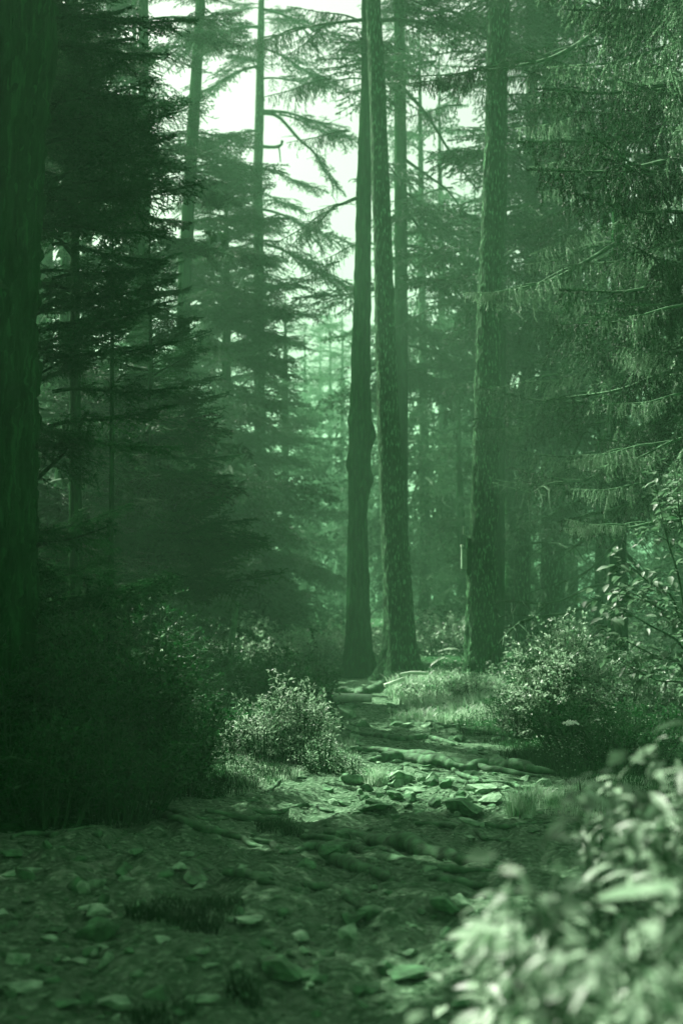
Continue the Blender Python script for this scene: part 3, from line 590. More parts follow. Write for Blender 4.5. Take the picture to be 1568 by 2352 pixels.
for i, (x, y, k) in enumerate(spots):
    inside = abs(x) / max(y, .1) < .27
    b0 = np.array([x, y, float(gh(x, y))])
    lb = SPOT_LABEL.get((x, y)); t = thing('spruce_tree', b0, lb or 'tall unseen spruce beside or behind the viewer, of the wood or added for shade', 'tree', None if lb else 'spruces of the surrounding wood', rz=fr.uniform(0, 6.28))
    cm, tm = PROT[k]; s = fr.uniform(.85, 1.15); t.scale = (s, s, s)
    # thin out what would cut off the sunlit places: drop whole clumps from a private copy of the crown
    v, f, mi = arrays(cm); M = np.array(t.rotation_euler.to_matrix()) * s; wv = v @ M.T + b0
    cen = wv[f[:, 0]]; cut = np.zeros(len(f), bool)
    for p, r_ in LIT:
        dl = cen - p; tt = dl @ SUN; ds = np.linalg.norm(dl - tt[:, None] * SUN, axis=1); cut |= (tt > 1) & (ds < r_ + .12)
    if SPOT_LABEL.get((x, y)) is None:                 # boughs that would hang right before the lens
        yy = cen[:, 1] * CP + (cen[:, 2] - CAM_H) * SP; sx = np.abs(cen[:, 0] / np.maximum(yy, .1)); sy = (-cen[:, 1] * SP + (cen[:, 2] - CAM_H) * CP) / np.maximum(yy, .1)
        cut |= (yy > 0) & (yy < 15) & (sx < .255) & (sy < .375)
    if SPOT_LABEL.get((x, y)) is None and (x, y) not in ((-4.2, 7.2), (-6.2, 8.6), (-3.2, 4.6), (-3.1, 6.0), (-5.2, 5.4), (-8.2, 9.8), (-3.6, 8.4), (-5.2, 10), (-3.9, 9.3)):  # spruces added as foreground shade get no fleck holes
        a1 = np.cross(SUN, [0, 0, 1.]); a1 /= np.linalg.norm(a1); a2 = np.cross(SUN, a1)
        cut |= vnoise(cen @ a1 * .75 + 3, cen @ a2 * .75) > .18  # holes shaped along the sun direction to let light flecks through
    if inside:
        yy = cen[:, 1] * CP + (cen[:, 2] - CAM_H) * SP; pxx = 784 + FPX * cen[:, 0] / yy; pyy = 1176 - FPX * (-cen[:, 1] * SP + (cen[:, 2] - CAM_H) * CP) / yy
        pol = np.array(SKY_POLY, float); ins = np.zeros(len(f), bool); j = len(pol) - 1
        for q in range(len(pol)):
            (xi, yi), (xj, yj) = pol[q], pol[j]; ins ^= ((yi > pyy) != (yj > pyy)) & (pxx < (xj - xi) * (pyy - yi) / (yj - yi + 1e-9) + xi); j = q
        clump = vnoise(cen[:, 0] * 2, cen[:, 1] * 2, cen[:, 2] * 2) > .35
        cut |= ins & ~clump
    if cut.any():
        f2 = f[~cut]; u, inv = np.unique(f2, return_inverse=True)
        cm = trimesh('crown', v[u], inv.reshape(-1, 3), [NEEDLE_FAR, TWIG], mi[~cut])
    link('crown', cm, t); link('trunk', tm, t)
acc = MB(); tb = MB()
for k in range(30):                                    # a far wood that reads as one mass
    y = fr.uniform(70, 120); x = (fr.random() - .5) * y * .8
    if -9 < x / y * 100 < 2 and k % 3: x += 18
    s = fr.uniform(.9, 1.3) * .8; A = fr.uniform(0, 6.28); z = float(gh(x, y))
    M = np.array(Euler((0, 0, A)).to_matrix()) * s
    v, f, mi = arrays(PROT[k % 3][0]); keep = (np.arange(len(f)) % 3 == 0) & (mi == 0); f = f[keep]
    u, inv = np.unique(f, return_inverse=True); vv = v[u]
    acc.add((vv * [1, 1, 1]) @ M.T + [x, y, z], inv.reshape(-1, 3))
    zz = np.linspace(-.3, 14 * s, 6); sweep(tb, np.stack([x + 0 * zz, y + 0 * zz, z + zz], 1), np.linspace(.3, .03, 6), 7)
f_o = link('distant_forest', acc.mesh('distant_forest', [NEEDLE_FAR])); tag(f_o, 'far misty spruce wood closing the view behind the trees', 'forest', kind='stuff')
link('trunk', tb.mesh('trunk', [BARK_DARK]), f_o)['kind'] = 'stuff'

# ------------------------------------------------------------------ box on the flaking trunk
q = P(1068, 1282, 17.45); s = 17.45 / FPX
t = thing('nest_box', (q[0], q[1], q[2]), 'small weathered wooden box fixed to the sunlit left side of the flaking trunk', 'nest box')
mb = MB(); box(mb, (-9 * s, -.05, -24 * s), (-5.5 * s, .05, 27 * s)); link('front_board', mb.mesh('front_board', [WOOD]), t)
mb = MB(); sweep(mb, [(-7.2 * s, -.05, 28 * s), (-7.2 * s, .05, 28 * s)], 3.2 * s, 10); link('rounded_cap', mb.mesh('rounded_cap', [WOOD_PALE]), t)  # paler wood than the board, its lit top put into the colour
mb = MB(); box(mb, (-5.4 * s, -.035, -25 * s), (3.5 * s, .045, 20 * s)); link('side_board', mb.mesh('side_board', [WOOD]), t)
mb = MB(); box(mb, (3.6 * s, -.045, -40 * s), (13 * s, .04, 45 * s)); link('back_board', mb.mesh('back_board', [BARK_DARK]), t)
mb = MB(); sweep(mb, [(-2.5 * s, 0, 55 * s), (-2.5 * s, 0, 74 * s)], 3 * s, 8); sweep(mb, [(-2.5 * s, 0, 55 * s), (8 * s, 0, 48 * s)], 1.6 * s, 8); link('peg', mb.mesh('peg', [WOOD]), t)

# ------------------------------------------------------------------ stones
def stone_mesh(seed, m, planes=13, sub=3, flat=.5):
    import bmesh
    r = np.random.default_rng(seed); bm = bmesh.new(); bmesh.ops.create_icosphere(bm, subdivisions=sub, radius=1.0)
    v = np.array([x.co[:] for x in bm.verts]); f = np.array([[x.index for x in q.verts] for q in bm.faces]); bm.free()
    for k in range(planes):
        n = norm(r.normal(size=3) * [1, 1, 1.2]); d0 = r.uniform(.38, .8); e = v @ n - d0; v = v - np.clip(e, 0, None)[:, None] * n
    v += .09 * np.stack([fbm(v[:, 0] * 2.4 + seed, v[:, 1] * 2.4, v[:, 2] * 2.4, 4)] * 3, 1) * v
    v = v * [1, r.uniform(.5, .95), flat * r.uniform(.55, 1.2)]; v /= np.abs(v[:, 0]).max()
    return trimesh('stone', v, f, [m], None, False)
S_PALE = [stone_mesh(100 + i, STONE, 12, 3, .38) for i in range(7)]
S_DARK = [stone_mesh(120 + i, STONE_DARK, 12, 3, .42) for i in range(7)]
S_SMALL = [stone_mesh(140 + i, STONE if i % 2 else STONE_DARK, 8, 1, .5) for i in range(8)]
def rock(px, py, wpx, label, pale=True, k=0, hz=1.0, rz=0.0, sink=.3, tilt=0.0, name='rock'):
    g = G(px, py); sc = wpx / 2 / FPX * g[1]
    me = (S_PALE if pale else S_DARK)[k % 7]
    o = link(name, me, None, (g[0], g[1], g[2] + sc * .26 * hz * (1 - sink)), (tilt, tilt * .6, rz), (sc, sc, sc * hz))
    return tag(o, label, 'rock')
rock(915, 1795, 66, 'rounded boulder at the top left of the sunlit stony patch, its right end in shade', k=0, hz=1.3, rz=.3)
rock(808, 1800, 84, 'large flat topped pale rock under the sunlit grass on the left side of the path', k=1, hz=1.2, rz=.1)
rock(990, 1798, 52, 'sunlit rock above the block shaped one', k=2, hz=1.6, rz=1.0)
rock(1026, 1810, 34, 'squarish rock with a shaded front in the middle of the sunlit patch', k=3, hz=2.4, rz=.4, pale=False)
rock(1112, 1822, 96, 'wide slab with a bright flat top and a dark front edge', k=4, hz=1.1, rz=0)
rock(1130, 1846, 72, 'low smooth pale boulder in front of the wide slab', k=5, hz=1.2, rz=.7)
rock(950, 1818, 90, 'long thin flat stone across the sunlit patch', k=6, hz=.55, rz=.1)
rock(905, 1836, 52, 'rough dark rock at the lower left of the sunlit patch', k=0, hz=1.5, pale=False, rz=2)
rock(940, 1840, 46, 'second rough dark rock at the lower edge of the sunlit patch, beside the first', k=1, hz=1.6, pale=False, rz=1)
rock(1055, 1832, 32, 'small dark rock touching the left end of the wide slab', k=2, hz=1.8, pale=False)
rock(1000, 1850, 44, 'pointed dark rock just below the sunlit gravel', k=3, hz=1.5, pale=False, rz=1.5)
rock(870, 1866, 74, 'dark humped rock in shade left below the sunlit patch', k=4, hz=1.1, pale=False)
rock(1060, 1866, 100, 'long dark shaded rock right below the sunlit gravel', k=5, hz=.9, pale=False)
rock(1225, 1915, 40, 'dark round rock beside the path at the edge of the leafy plants', k=6, hz=1.6, pale=False)
rock(60, 2010, 78, 'pale flat stone near the left edge, the upper one', k=1, hz=.9, rz=.1)
rock(222, 2092, 84, 'long pale stone lying lengthwise in the trodden soil left of the grass tuft', k=6, hz=.8, rz=.15)
rock(575, 2125, 90, 'bright flat stone right of the dark grass tuft', k=4, hz=.8, rz=.05)
rock(225, 2165, 110, 'large dark pointed rock in the left foreground', k=3, hz=2.0, pale=False, rz=.4)
rock(945, 2195, 46, 'pale oval pebble alone on the smooth path right of the middle', k=5, hz=1.2, sink=.1, rz=0)
rock(928, 2248, 170, 'broad worn slab barely rising out of the path below the oval pebble', k=2, hz=.5, pale=False, rz=0, sink=.55)
rock(410, 2000, 50, 'pale angular stone just above the dark grass tuft', k=2, hz=1.4, rz=.8)
rock(290, 2028, 52, 'tilted pale rock to the upper left of the dark grass tuft', k=3, hz=1.4, tilt=.4)
rock(315, 1965, 46, 'dark wedge rock in the upper left of the trodden soil', k=0, hz=1.4, pale=False, rz=.9)
rock(182, 1978, 38, 'small dark humped rock left of the wedge rock', k=1, hz=1.3, pale=False)
rock(768, 1975, 80, 'big humped rock at the middle of the path with a leaf resting before it', k=0, hz=1.9, pale=False, rz=.2, sink=.2)
rock(470, 2195, 44, 'pale stone at the lower edge of the dark grass tuft', k=5, hz=1.2, rz=.4)
rock(60, 2275, 120, 'wide pale slab at the left edge near the bottom', k=4, hz=.8, rz=.3)
rock(150, 2320, 80, 'dark oval rock at the bottom left corner', k=6, hz=1.2, pale=False)
rock(265, 2312, 84, 'pale slab at the bottom left, right of the dark oval rock', k=0, hz=.8, rz=.1)
rock(455, 2305, 100, 'pale broken slab at the bottom edge left of the middle', k=1, hz=.9, rz=.2)
rock(215, 2200, 36, 'small pale standing stone under the dark pointed rock', k=2, hz=1.9, rz=1.2)
rock(480, 2225, 52, 'bright stone on the lower left soil, beside a dark hollow', k=3, hz=1.2)
rock(375, 2165, 48, 'tilted pale stone between the dark pointed rock and the tuft', k=4, hz=1.1, tilt=.35)
rock(640, 2240, 110, 'dark rounded rock hump low in the middle of the foreground', k=5, hz=1.2, pale=False, rz=.3)
rock(850, 2105, 90, 'dark sloping rock in the middle of the path, left of the leafy plant', k=3, hz=1.1, pale=False, rz=-.4)
rock(1020, 2090, 90, 'long low dark rock beside the white flower', k=5, hz=.9, pale=False, rz=.1)
# embedded stones of the path: the nearer ones singly, the grit joined
def on_path(p, m=0.0): return abs(p[0] - path_center(p[1])) < path_half(p[1]) - m
n = 0; sr = random.Random(5)
while n < 290:
    if n < 120: px, py = sr.uniform(-10, 1150), 1900 + 450 * sr.random() ** .8
    elif n < 215: px, py = sr.uniform(740, 1260), sr.gauss(1822, 32)
    else: px, py = sr.uniform(790, 1150), sr.uniform(1625, 1800)
    if py < 1600 or py > 2350: continue
    g = G(px, py)
    if not on_path(g, .05) and n < 215: continue
    if n >= 215 and not on_path(g, -.15): continue
    wpx = sr.uniform(20, 72) * (1 if n < 120 else .75); sc = wpx / 2 / FPX * g[1]
    me = (S_PALE if sr.random() < .35 else S_DARK)[sr.randrange(7)] if sr.random() < .8 else S_SMALL[sr.randrange(8)]
    hz = sr.uniform(.8, 2.1)
    link('stone', me, path, (g[0], g[1], g[2] + sc * .06 * hz), (sr.uniform(-.25, .25), sr.uniform(-.25, .25), sr.uniform(0, 6.28)), (sc * sr.uniform(.8, 1.25), sc * sr.uniform(.55, 1), sc * hz)); n += 1
acc = MB(); SA = [arrays(m_) for m_ in S_SMALL]
N = 0
while N < 3800:
    if N < 1500: px, py = sr.uniform(-20, 1250), 1880 + 480 * sr.random()
    elif N < 3000: px, py = sr.gauss(1000, 120), sr.gauss(1830, 26)
    else: px, py = sr.uniform(780, 1150), sr.uniform(1600, 1800)
    if not 1590 < py < 2380: N += 1; continue
    yd = CAM_H / max(.02, (py - 1380) / FPX); x = (px - 784) / FPX * yd
    if not on_path((x, yd), -.1): N += 1; continue
    v, f, mi = SA[sr.randrange(8)]; sc = sr.uniform(2.5, 8) / 2 / FPX * yd; A = sr.uniform(0, 6.28)
    M = np.array(Euler((sr.uniform(-.4, .4), 0, A)).to_matrix()) * sc
    acc.add(v @ M.T + [x, yd, float(gh(x, yd)) + sc * .15], f, int(sr.random() < .4)); N += 1
o = link('gravel', acc.mesh('gravel', [STONE_DARK, STONE]), path); o['kind'] = 'stuff'

# ------------------------------------------------------------------ roots and dead wood
def root(pts, r0, label, m=ROOT, name='tree_root', lift=.3, cat='root', wig=.02):
    Q = np.array([G(x, y) for x, y in pts]); S = smooth_path(Q, 22 * len(pts)); n = len(S)
    zz = gh(S[:, 0], S[:, 1]); kw = 31; S[:, 2] = np.convolve(np.pad(zz, kw // 2, 'edge'), np.ones(kw) / kw, 'valid'); rad = r0 * (np.sin(np.linspace(.35, math.pi - .12, n)) ** .6) * (1 + .12 * vnoise(np.arange(n) * .2, r0 * 90))
    S[:, 0] += wig * vnoise(np.arange(n) * .14, 5.1 + r0 * 77); S[:, 2] += rad * (lift - .1 + .3 * vnoise(np.arange(n) * .07, 2.2 + r0 * 31))
    o0 = S[n // 2].copy(); mb = MB(); sweep(mb, S - o0, rad * .68, 16, 0, .10, 34, seed=r0 * 100)
    return tag(link(name, mb.mesh(name, [m], True), None, o0), label, cat)
root([(355, 1868), (430, 1890), (490, 1912), (545, 1930), (600, 1948)], .036, 'knobbly pale root running down the left bank onto the soil, the longest one there')
root([(340, 1845), (390, 1862), (450, 1878), (520, 1882)], .022, 'thinner root above the longest left root, lying almost parallel')
root([(470, 1868), (540, 1885), (600, 1890), (640, 1884)], .03, 'short lumpy root near the grass edge, upper right of the longest left root')
root([(560, 1938), (620, 1945), (650, 1958), (680, 1962)], .026, 'stubby root end right of the longest left root')
root([(800, 1722), (880, 1732), (960, 1738), (1040, 1758), (1120, 1772), (1240, 1788)], .05, 'long thin root crossing the whole path above the sunlit stones', lift=.45)
root([(850, 1752), (920, 1745), (1010, 1760), (1070, 1768)], .06, 'thick arched dark root just above the sunlit boulder', lift=.6)
root([(1060, 1778), (1120, 1762), (1190, 1772), (1270, 1782)], .065, 'thick dark root humping up at the right side of the path', lift=.6)
root([(1020, 1790), (1100, 1806), (1180, 1812), (1260, 1818)], .022, 'fine root running right behind the wide slab')
root([(1120, 1812), (1190, 1826), (1250, 1842), (1300, 1850)], .018, 'fine pale root to the right of the wide slab')
root([(750, 1915), (840, 1928), (920, 1945), (1010, 1972), (1120, 1985)], .06, 'broad dark root sweeping across the middle of the path', lift=.4)
root([(700, 1930), (790, 1945), (880, 1972), (1000, 1992), (1130, 2002)], .035, 'thin pale edged root running below the broad dark one')
root([(670, 1965), (730, 1950), (780, 1985), (860, 2010), (930, 2030)], .045, 'root bending around the big humped rock in the path')
root([(520, 2012), (560, 2018), (600, 2025), (620, 2034)], .028, 'short bar like root stub lying in the soil right of the upper stones', lift=.6)
root([(690, 2035), (740, 2045), (790, 2062), (850, 2095)], .026, 'thin root slanting down through the middle of the foreground')
root([(885, 1566), (868, 1585), (835, 1600), (800, 1616), (768, 1622)], .075, 'thick root curving from the leaning middle trunk down to the path', lift=.7, wig=.05)
root([(870, 1572), (830, 1590), (790, 1592), (760, 1588)], .06, 'lower root behind the curving one at the foot of the middle pair', lift=.5)
root([(900, 1655), (940, 1662), (1000, 1672), (1060, 1668)], .05, 'dark root crossing the upper path below the sunlit grass', lift=.4)
root([(830, 1690), (900, 1700), (980, 1696), (1050, 1712)], .04, 'upper of the faint roots across the shaded path behind the stones', lift=.4)
g1 = G(770, 1618); mb = MB(); Lg = smooth_path([(-.16, .05, 0), (0, 0, .01), (.24, -.02, .0)], 14); sweep(mb, Lg, np.linspace(.05, .045, 14), 14, 0, .06, 9)
tag(link('split_log', mb.mesh('split_log', [WOOD_PALE], True), None, (g1[0] + .15, g1[1], g1[2] + .06), (0, 0, .1)), 'short pale barkless log lying at the left side of the path before the middle pair', 'log')
g1 = G(920, 1590); mb = MB(); box(mb, (-.20, -.05, 0), (.05, .05, .035)); 
o = link('wood_offcut', mb.mesh('wood_offcut', [WOOD_PALE]), None, (g1[0], g1[1], g1[2] + .12), (0, -.32, .15)); tag(o, 'bright split plank propped in the grass at the foot of the leaning middle trunk', 'plank')
mb = MB(); sweep(mb, smooth_path([(-.05, 0, .03), (.1, .02, .05), (.27, .05, .04)], 10), .018, 8, 0, .1); tag(link('fallen_stick', mb.mesh('fallen_stick', [WOOD_PALE], True), None, (g1[0] + .05, g1[1] + .05, g1[2] + .17)), 'bright bare stick lying behind the propped plank', 'stick')
g1 = G(528, 1600); g1 = np.array([P(532, 1500, 17)[0], 17, float(gh(P(532, 1500, 17)[0], 17))]); mb = MB()
sweep(mb, [(-.05, 0, -.1), (0, 0, .45), (.05, .02, .95)], [.045, .04, .035], 12, 0, .08, 6); tag(link('broken_pole', mb.mesh('broken_pole', [TWIG_PALE], True), None, g1), 'pale leaning snag standing in the sunlit clearing on the left', 'dead trunk')
for pts, lb in (([(20, 1815), (90, 1795), (150, 1812), (200, 1826)], 'thin dead twig arching over the dark undergrowth at the left'), ([(0, 1748), (30, 1740), (70, 1752)], 'short pale dead twig at the left edge above the arching twig')):
    Q = np.array([P(x, y, 6.9) for x, y in pts]); S = smooth_path(Q, 24); mb = MB(); sweep(mb, S - S[0], np.linspace(.008, .003, 24), 6, 0, .2, 30)
    for k in range(7):
        i = rnd.randrange(5, 24); dd = np.array([rnd.uniform(-.05, .1), rnd.uniform(-.05, .05), rnd.uniform(-.06, .08)]); tubes(mb, [S[i] - S[0]], [S[i] - S[0] + dd], np.array([.003]), np.array([.001]), 4, 0)
    tag(link('dead_twig', mb.mesh('dead_twig', [TWIG_PALE]), None, S[0]), lb, 'twig')

root([(700, 1790), (640, 1800), (600, 1830), (520, 1838)], .016, 'fine root creeping off the sunny bank on the left')
root([(760, 1870), (700, 1862), (620, 1868), (560, 1860)], .02, 'thin root in the shaded soil between the bank and the stones')
root([(950, 1900), (1020, 1908), (1100, 1925), (1180, 1930)], .025, 'low dark root under the shaded rocks right of the middle')
root([(1030, 1888), (1100, 1890), (1180, 1898), (1260, 1890)], .02, 'fine root just below the gravel on the right')
root([(830, 1960), (900, 1968), (980, 1985), (1090, 1998)], .02, 'fine root following the broad dark one across the path')
root([(880, 1738), (950, 1750), (1030, 1766), (1110, 1790), (1200, 1800)], .022, 'fine root running beside the long thin one above the sunlit stones')
root([(990, 2020), (1060, 2030), (1130, 2028)], .03, 'short dark root beside the white flower on the path edge')
root([(20, 1930), (80, 1920), (150, 1912), (210, 1900)], .02, 'thin root at the dark left edge of the trodden soil')
mb = MB(); r_ = np.random.default_rng(12); n_ = 16000; yd = 3.2 * (17 / 3.2) ** r_.random(n_); xx = path_center(yd) + r_.uniform(-1.25, 1.25, n_) * (path_half(yd) + .1)
aa = r_.uniform(0, 6.28, n_); dd = np.stack([np.cos(aa), np.sin(aa), r_.uniform(-.1, .35, n_)], 1); cc = np.stack([xx, yd, gh(xx, yd) + .004], 1)
tris(mb, cc, dd, norm(np.cross(dd, r_.normal(size=(n_, 3)))), r_.uniform(.012, .06, n_), r_.uniform(.0012, .003, n_), 0)
k_ = r_.random(n_) < .35; leaves_l = (cc[k_], dd[k_])
def _lit(mb, c, d):
    n = len(c); nrm = norm(r_.normal(size=(n, 3)) * .3 + [0, 0, 1]); sd = norm(np.cross(d, nrm)); l = r_.uniform(.012, .035, n)[:, None]
    v = np.stack([c, c + d * l * .5 + sd * l * .3, c + d * l, c + d * l * .5 - sd * l * .3], 1); f = np.array([(0, 1, 2), (0, 2, 3)])
    mb.add(v.reshape(-1, 3), (f[None] + (np.arange(n) * 4)[:, None, None]).reshape(-1, 3), 1)
_lit(mb, *leaves_l)
tag(link('litter', mb.mesh('litter', [TWIG_PALE, ROOT])), 'dead needles, twigs and small leaves strewn over the path', 'litter', kind='stuff')

# ------------------------------------------------------------------ leaves, plants
def leaf_mesh(m, k=0, asp=.48):
    ts = np.array([0, .25, .55, .8, 1.0]); wd = np.array([.02, .75, 1.0, .6, .0]) * asp * .5; bend = -.12 * ts ** 2 * (1 + k)
    mid = np.stack([ts, 0 * ts, bend], 1); lf = np.stack([ts, wd, bend + wd * .35], 1); rt = np.stack([ts, -wd, bend + wd * .35], 1)
    v = np.vstack([mid, lf, rt]); f = []
    for i in range(4):
        f += [(i, i + 1, i + 6), (i, i + 6, i + 5), (i, i + 10, i + 11), (i, i + 11, i + 1)]
    return trimesh('leaf', v, np.array(f), [m], None, True)
LV = [leaf_mesh(LEAF, k, a) for k, a in ((0, .55), (1, .5), (2, .62))]
LVF = [leaf_mesh(LEAF_LIT, k, a) for k, a in ((1, .36), (2.5, .30), (4, .24))]
LV_A = [arrays(m_) for m_ in LV]
def leaves_joined(mb, c, d, ln, asp, m, r, flatness=.5):
    """many diamond leaves (4 tris, folded) in one mesh"""
    n = len(c); d = norm(d); nrm = norm(r.normal(size=(n, 3)) * (1 - flatness) + np.array([0, 0, flatness * 1.6])); sd = norm(np.cross(d, nrm)); nn = np.cross(sd, d)
    ln = ln[:, None]; w = ln * asp * .5
    v = np.stack([c, c + d * ln * .5 + sd * w + nn * w * .3, c + d * ln, c + d * ln * .5 - sd * w + nn * w * .3, c + d * ln * .5], 1)
    f = np.array([(0, 1, 4), (1, 2, 4), (2, 3, 4), (3, 0, 4)])
    mb.add(v.reshape(-1, 3), (f[None] + (np.arange(n) * 5)[:, None, None]).reshape(-1, 3), m)
def bush(px, Yd, wm, hm_, label, m=LEAF_BUSH, nst=40, lpm=70, ln=.022, seed=0, name='bush', depth=None, x=None, shape=1.0, asp=.5, lean=0.0):
    r = np.random.default_rng(seed + 900); x = P(px, 1500, Yd)[0] if x is None else x; b0 = np.array([x, Yd, float(gh(x, Yd))])
    t = thing(name, b0, label, 'bush'); mb = MB(); lf = MB(); dp = depth or wm
    C, D = [], []
    for k in range(nst):
        a = r.uniform(0, 6.28); rr_ = math.sqrt(r.random()); st = np.array([math.cos(a) * rr_ * wm * .25, math.sin(a) * rr_ * dp * .25, -.03])
        top = np.array([math.cos(a) * rr_ * wm * .5 + lean, math.sin(a) * rr_ * dp * .5, hm_ * (1 - .55 * rr_ ** 2 * shape) * r.uniform(.45, 1.1)])
        mid = st * .4 + top * .6 + np.array([0, 0, hm_ * .12])
        S = smooth_path([st, mid, top], 8); sweep(mb, S, np.linspace(.006, .0015, 8), 4, 0, cap=False)
        for s in range(int(5 + hm_ * 9)):
            u = r.uniform(.12, 1); i = min(int(u * 7), 6); p = S[i] + (S[i + 1] - S[i]) * (u * 7 - i)
            dd = norm(r.normal(size=3) * [1, 1, .45] + [0, 0, .35]); l = r.uniform(.08, .22) * (hm_ ** .5)
            tubes(mb, [p], [p + dd * l], np.array([.0025]), np.array([.001]), 3, 0)
            nl = max(3, int(l * lpm)); uu = r.random(nl) ** .7
            C.append(p + dd * l * uu[:, None] + r.normal(0, .006, (nl, 3))); D.append(norm(dd + r.normal(0, .8, (nl, 3))))
    C, D = np.vstack(C), np.vstack(D)
    leaves_joined(lf, C, D, ln * r.uniform(.6, 1.2, len(C)), asp, 0, r, .45)
    link('stems', mb.mesh('stems', [TWIG]), t); link('foliage', lf.mesh('foliage', [m]), t); return t
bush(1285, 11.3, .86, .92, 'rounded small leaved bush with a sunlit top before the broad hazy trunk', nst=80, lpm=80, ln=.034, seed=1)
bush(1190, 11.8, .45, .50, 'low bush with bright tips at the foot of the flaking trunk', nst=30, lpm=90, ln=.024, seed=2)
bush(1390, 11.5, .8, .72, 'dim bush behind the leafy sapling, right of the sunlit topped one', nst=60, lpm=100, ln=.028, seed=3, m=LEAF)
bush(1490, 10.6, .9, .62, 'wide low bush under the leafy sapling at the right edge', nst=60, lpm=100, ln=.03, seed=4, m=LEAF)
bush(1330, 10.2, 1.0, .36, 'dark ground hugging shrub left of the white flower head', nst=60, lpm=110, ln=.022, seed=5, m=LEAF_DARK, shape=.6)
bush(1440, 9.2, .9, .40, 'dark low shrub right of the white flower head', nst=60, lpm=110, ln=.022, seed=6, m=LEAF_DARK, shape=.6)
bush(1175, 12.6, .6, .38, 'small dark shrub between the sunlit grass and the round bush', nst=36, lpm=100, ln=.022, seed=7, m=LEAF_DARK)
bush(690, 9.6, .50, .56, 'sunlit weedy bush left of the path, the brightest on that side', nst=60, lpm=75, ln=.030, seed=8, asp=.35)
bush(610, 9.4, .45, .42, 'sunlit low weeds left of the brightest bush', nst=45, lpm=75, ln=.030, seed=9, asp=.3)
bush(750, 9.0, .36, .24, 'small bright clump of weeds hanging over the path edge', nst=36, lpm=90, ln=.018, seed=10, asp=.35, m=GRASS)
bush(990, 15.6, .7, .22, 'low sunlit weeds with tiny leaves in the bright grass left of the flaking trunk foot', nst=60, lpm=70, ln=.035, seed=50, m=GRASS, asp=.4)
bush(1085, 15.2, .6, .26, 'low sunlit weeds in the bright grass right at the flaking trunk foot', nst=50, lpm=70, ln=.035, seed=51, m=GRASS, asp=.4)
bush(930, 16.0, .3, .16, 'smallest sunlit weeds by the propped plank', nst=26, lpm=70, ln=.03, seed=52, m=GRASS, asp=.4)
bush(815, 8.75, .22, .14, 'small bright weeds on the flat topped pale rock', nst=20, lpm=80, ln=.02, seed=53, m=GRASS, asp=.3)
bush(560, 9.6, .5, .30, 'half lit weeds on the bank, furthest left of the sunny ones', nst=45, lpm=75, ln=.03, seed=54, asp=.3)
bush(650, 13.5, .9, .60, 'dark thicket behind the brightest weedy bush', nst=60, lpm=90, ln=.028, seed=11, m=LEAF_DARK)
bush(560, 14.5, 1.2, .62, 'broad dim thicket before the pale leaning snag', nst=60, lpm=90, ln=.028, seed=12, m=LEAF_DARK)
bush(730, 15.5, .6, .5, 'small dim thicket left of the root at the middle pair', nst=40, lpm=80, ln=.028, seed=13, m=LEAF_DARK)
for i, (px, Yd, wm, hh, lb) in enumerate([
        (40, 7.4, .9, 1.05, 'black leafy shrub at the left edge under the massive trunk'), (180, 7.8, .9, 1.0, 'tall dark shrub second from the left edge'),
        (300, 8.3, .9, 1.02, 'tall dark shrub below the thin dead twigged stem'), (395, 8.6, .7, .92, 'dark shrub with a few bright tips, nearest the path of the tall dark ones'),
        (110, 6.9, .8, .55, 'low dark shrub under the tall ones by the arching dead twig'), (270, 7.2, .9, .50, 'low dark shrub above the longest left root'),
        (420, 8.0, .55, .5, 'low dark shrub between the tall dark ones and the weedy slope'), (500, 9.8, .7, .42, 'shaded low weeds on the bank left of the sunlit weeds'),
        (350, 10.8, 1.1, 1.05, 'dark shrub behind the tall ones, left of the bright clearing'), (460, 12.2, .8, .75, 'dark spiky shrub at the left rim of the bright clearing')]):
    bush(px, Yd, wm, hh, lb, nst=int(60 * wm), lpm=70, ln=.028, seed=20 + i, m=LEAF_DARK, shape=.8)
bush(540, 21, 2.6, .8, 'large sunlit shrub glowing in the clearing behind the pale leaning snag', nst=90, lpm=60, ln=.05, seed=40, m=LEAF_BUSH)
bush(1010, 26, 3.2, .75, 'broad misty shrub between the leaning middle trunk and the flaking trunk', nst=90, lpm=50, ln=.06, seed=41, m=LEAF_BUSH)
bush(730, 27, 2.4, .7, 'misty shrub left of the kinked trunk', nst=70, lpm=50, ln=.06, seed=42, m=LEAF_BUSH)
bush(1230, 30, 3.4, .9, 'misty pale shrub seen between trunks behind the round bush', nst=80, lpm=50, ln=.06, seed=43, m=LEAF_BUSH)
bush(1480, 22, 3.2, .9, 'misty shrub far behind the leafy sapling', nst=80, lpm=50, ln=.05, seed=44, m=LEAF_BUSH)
bush(1350, 19, 2.0, .6, 'misty low shrub behind the near spruce trunk', nst=60, lpm=50, ln=.05, seed=45, m=LEAF_BUSH)

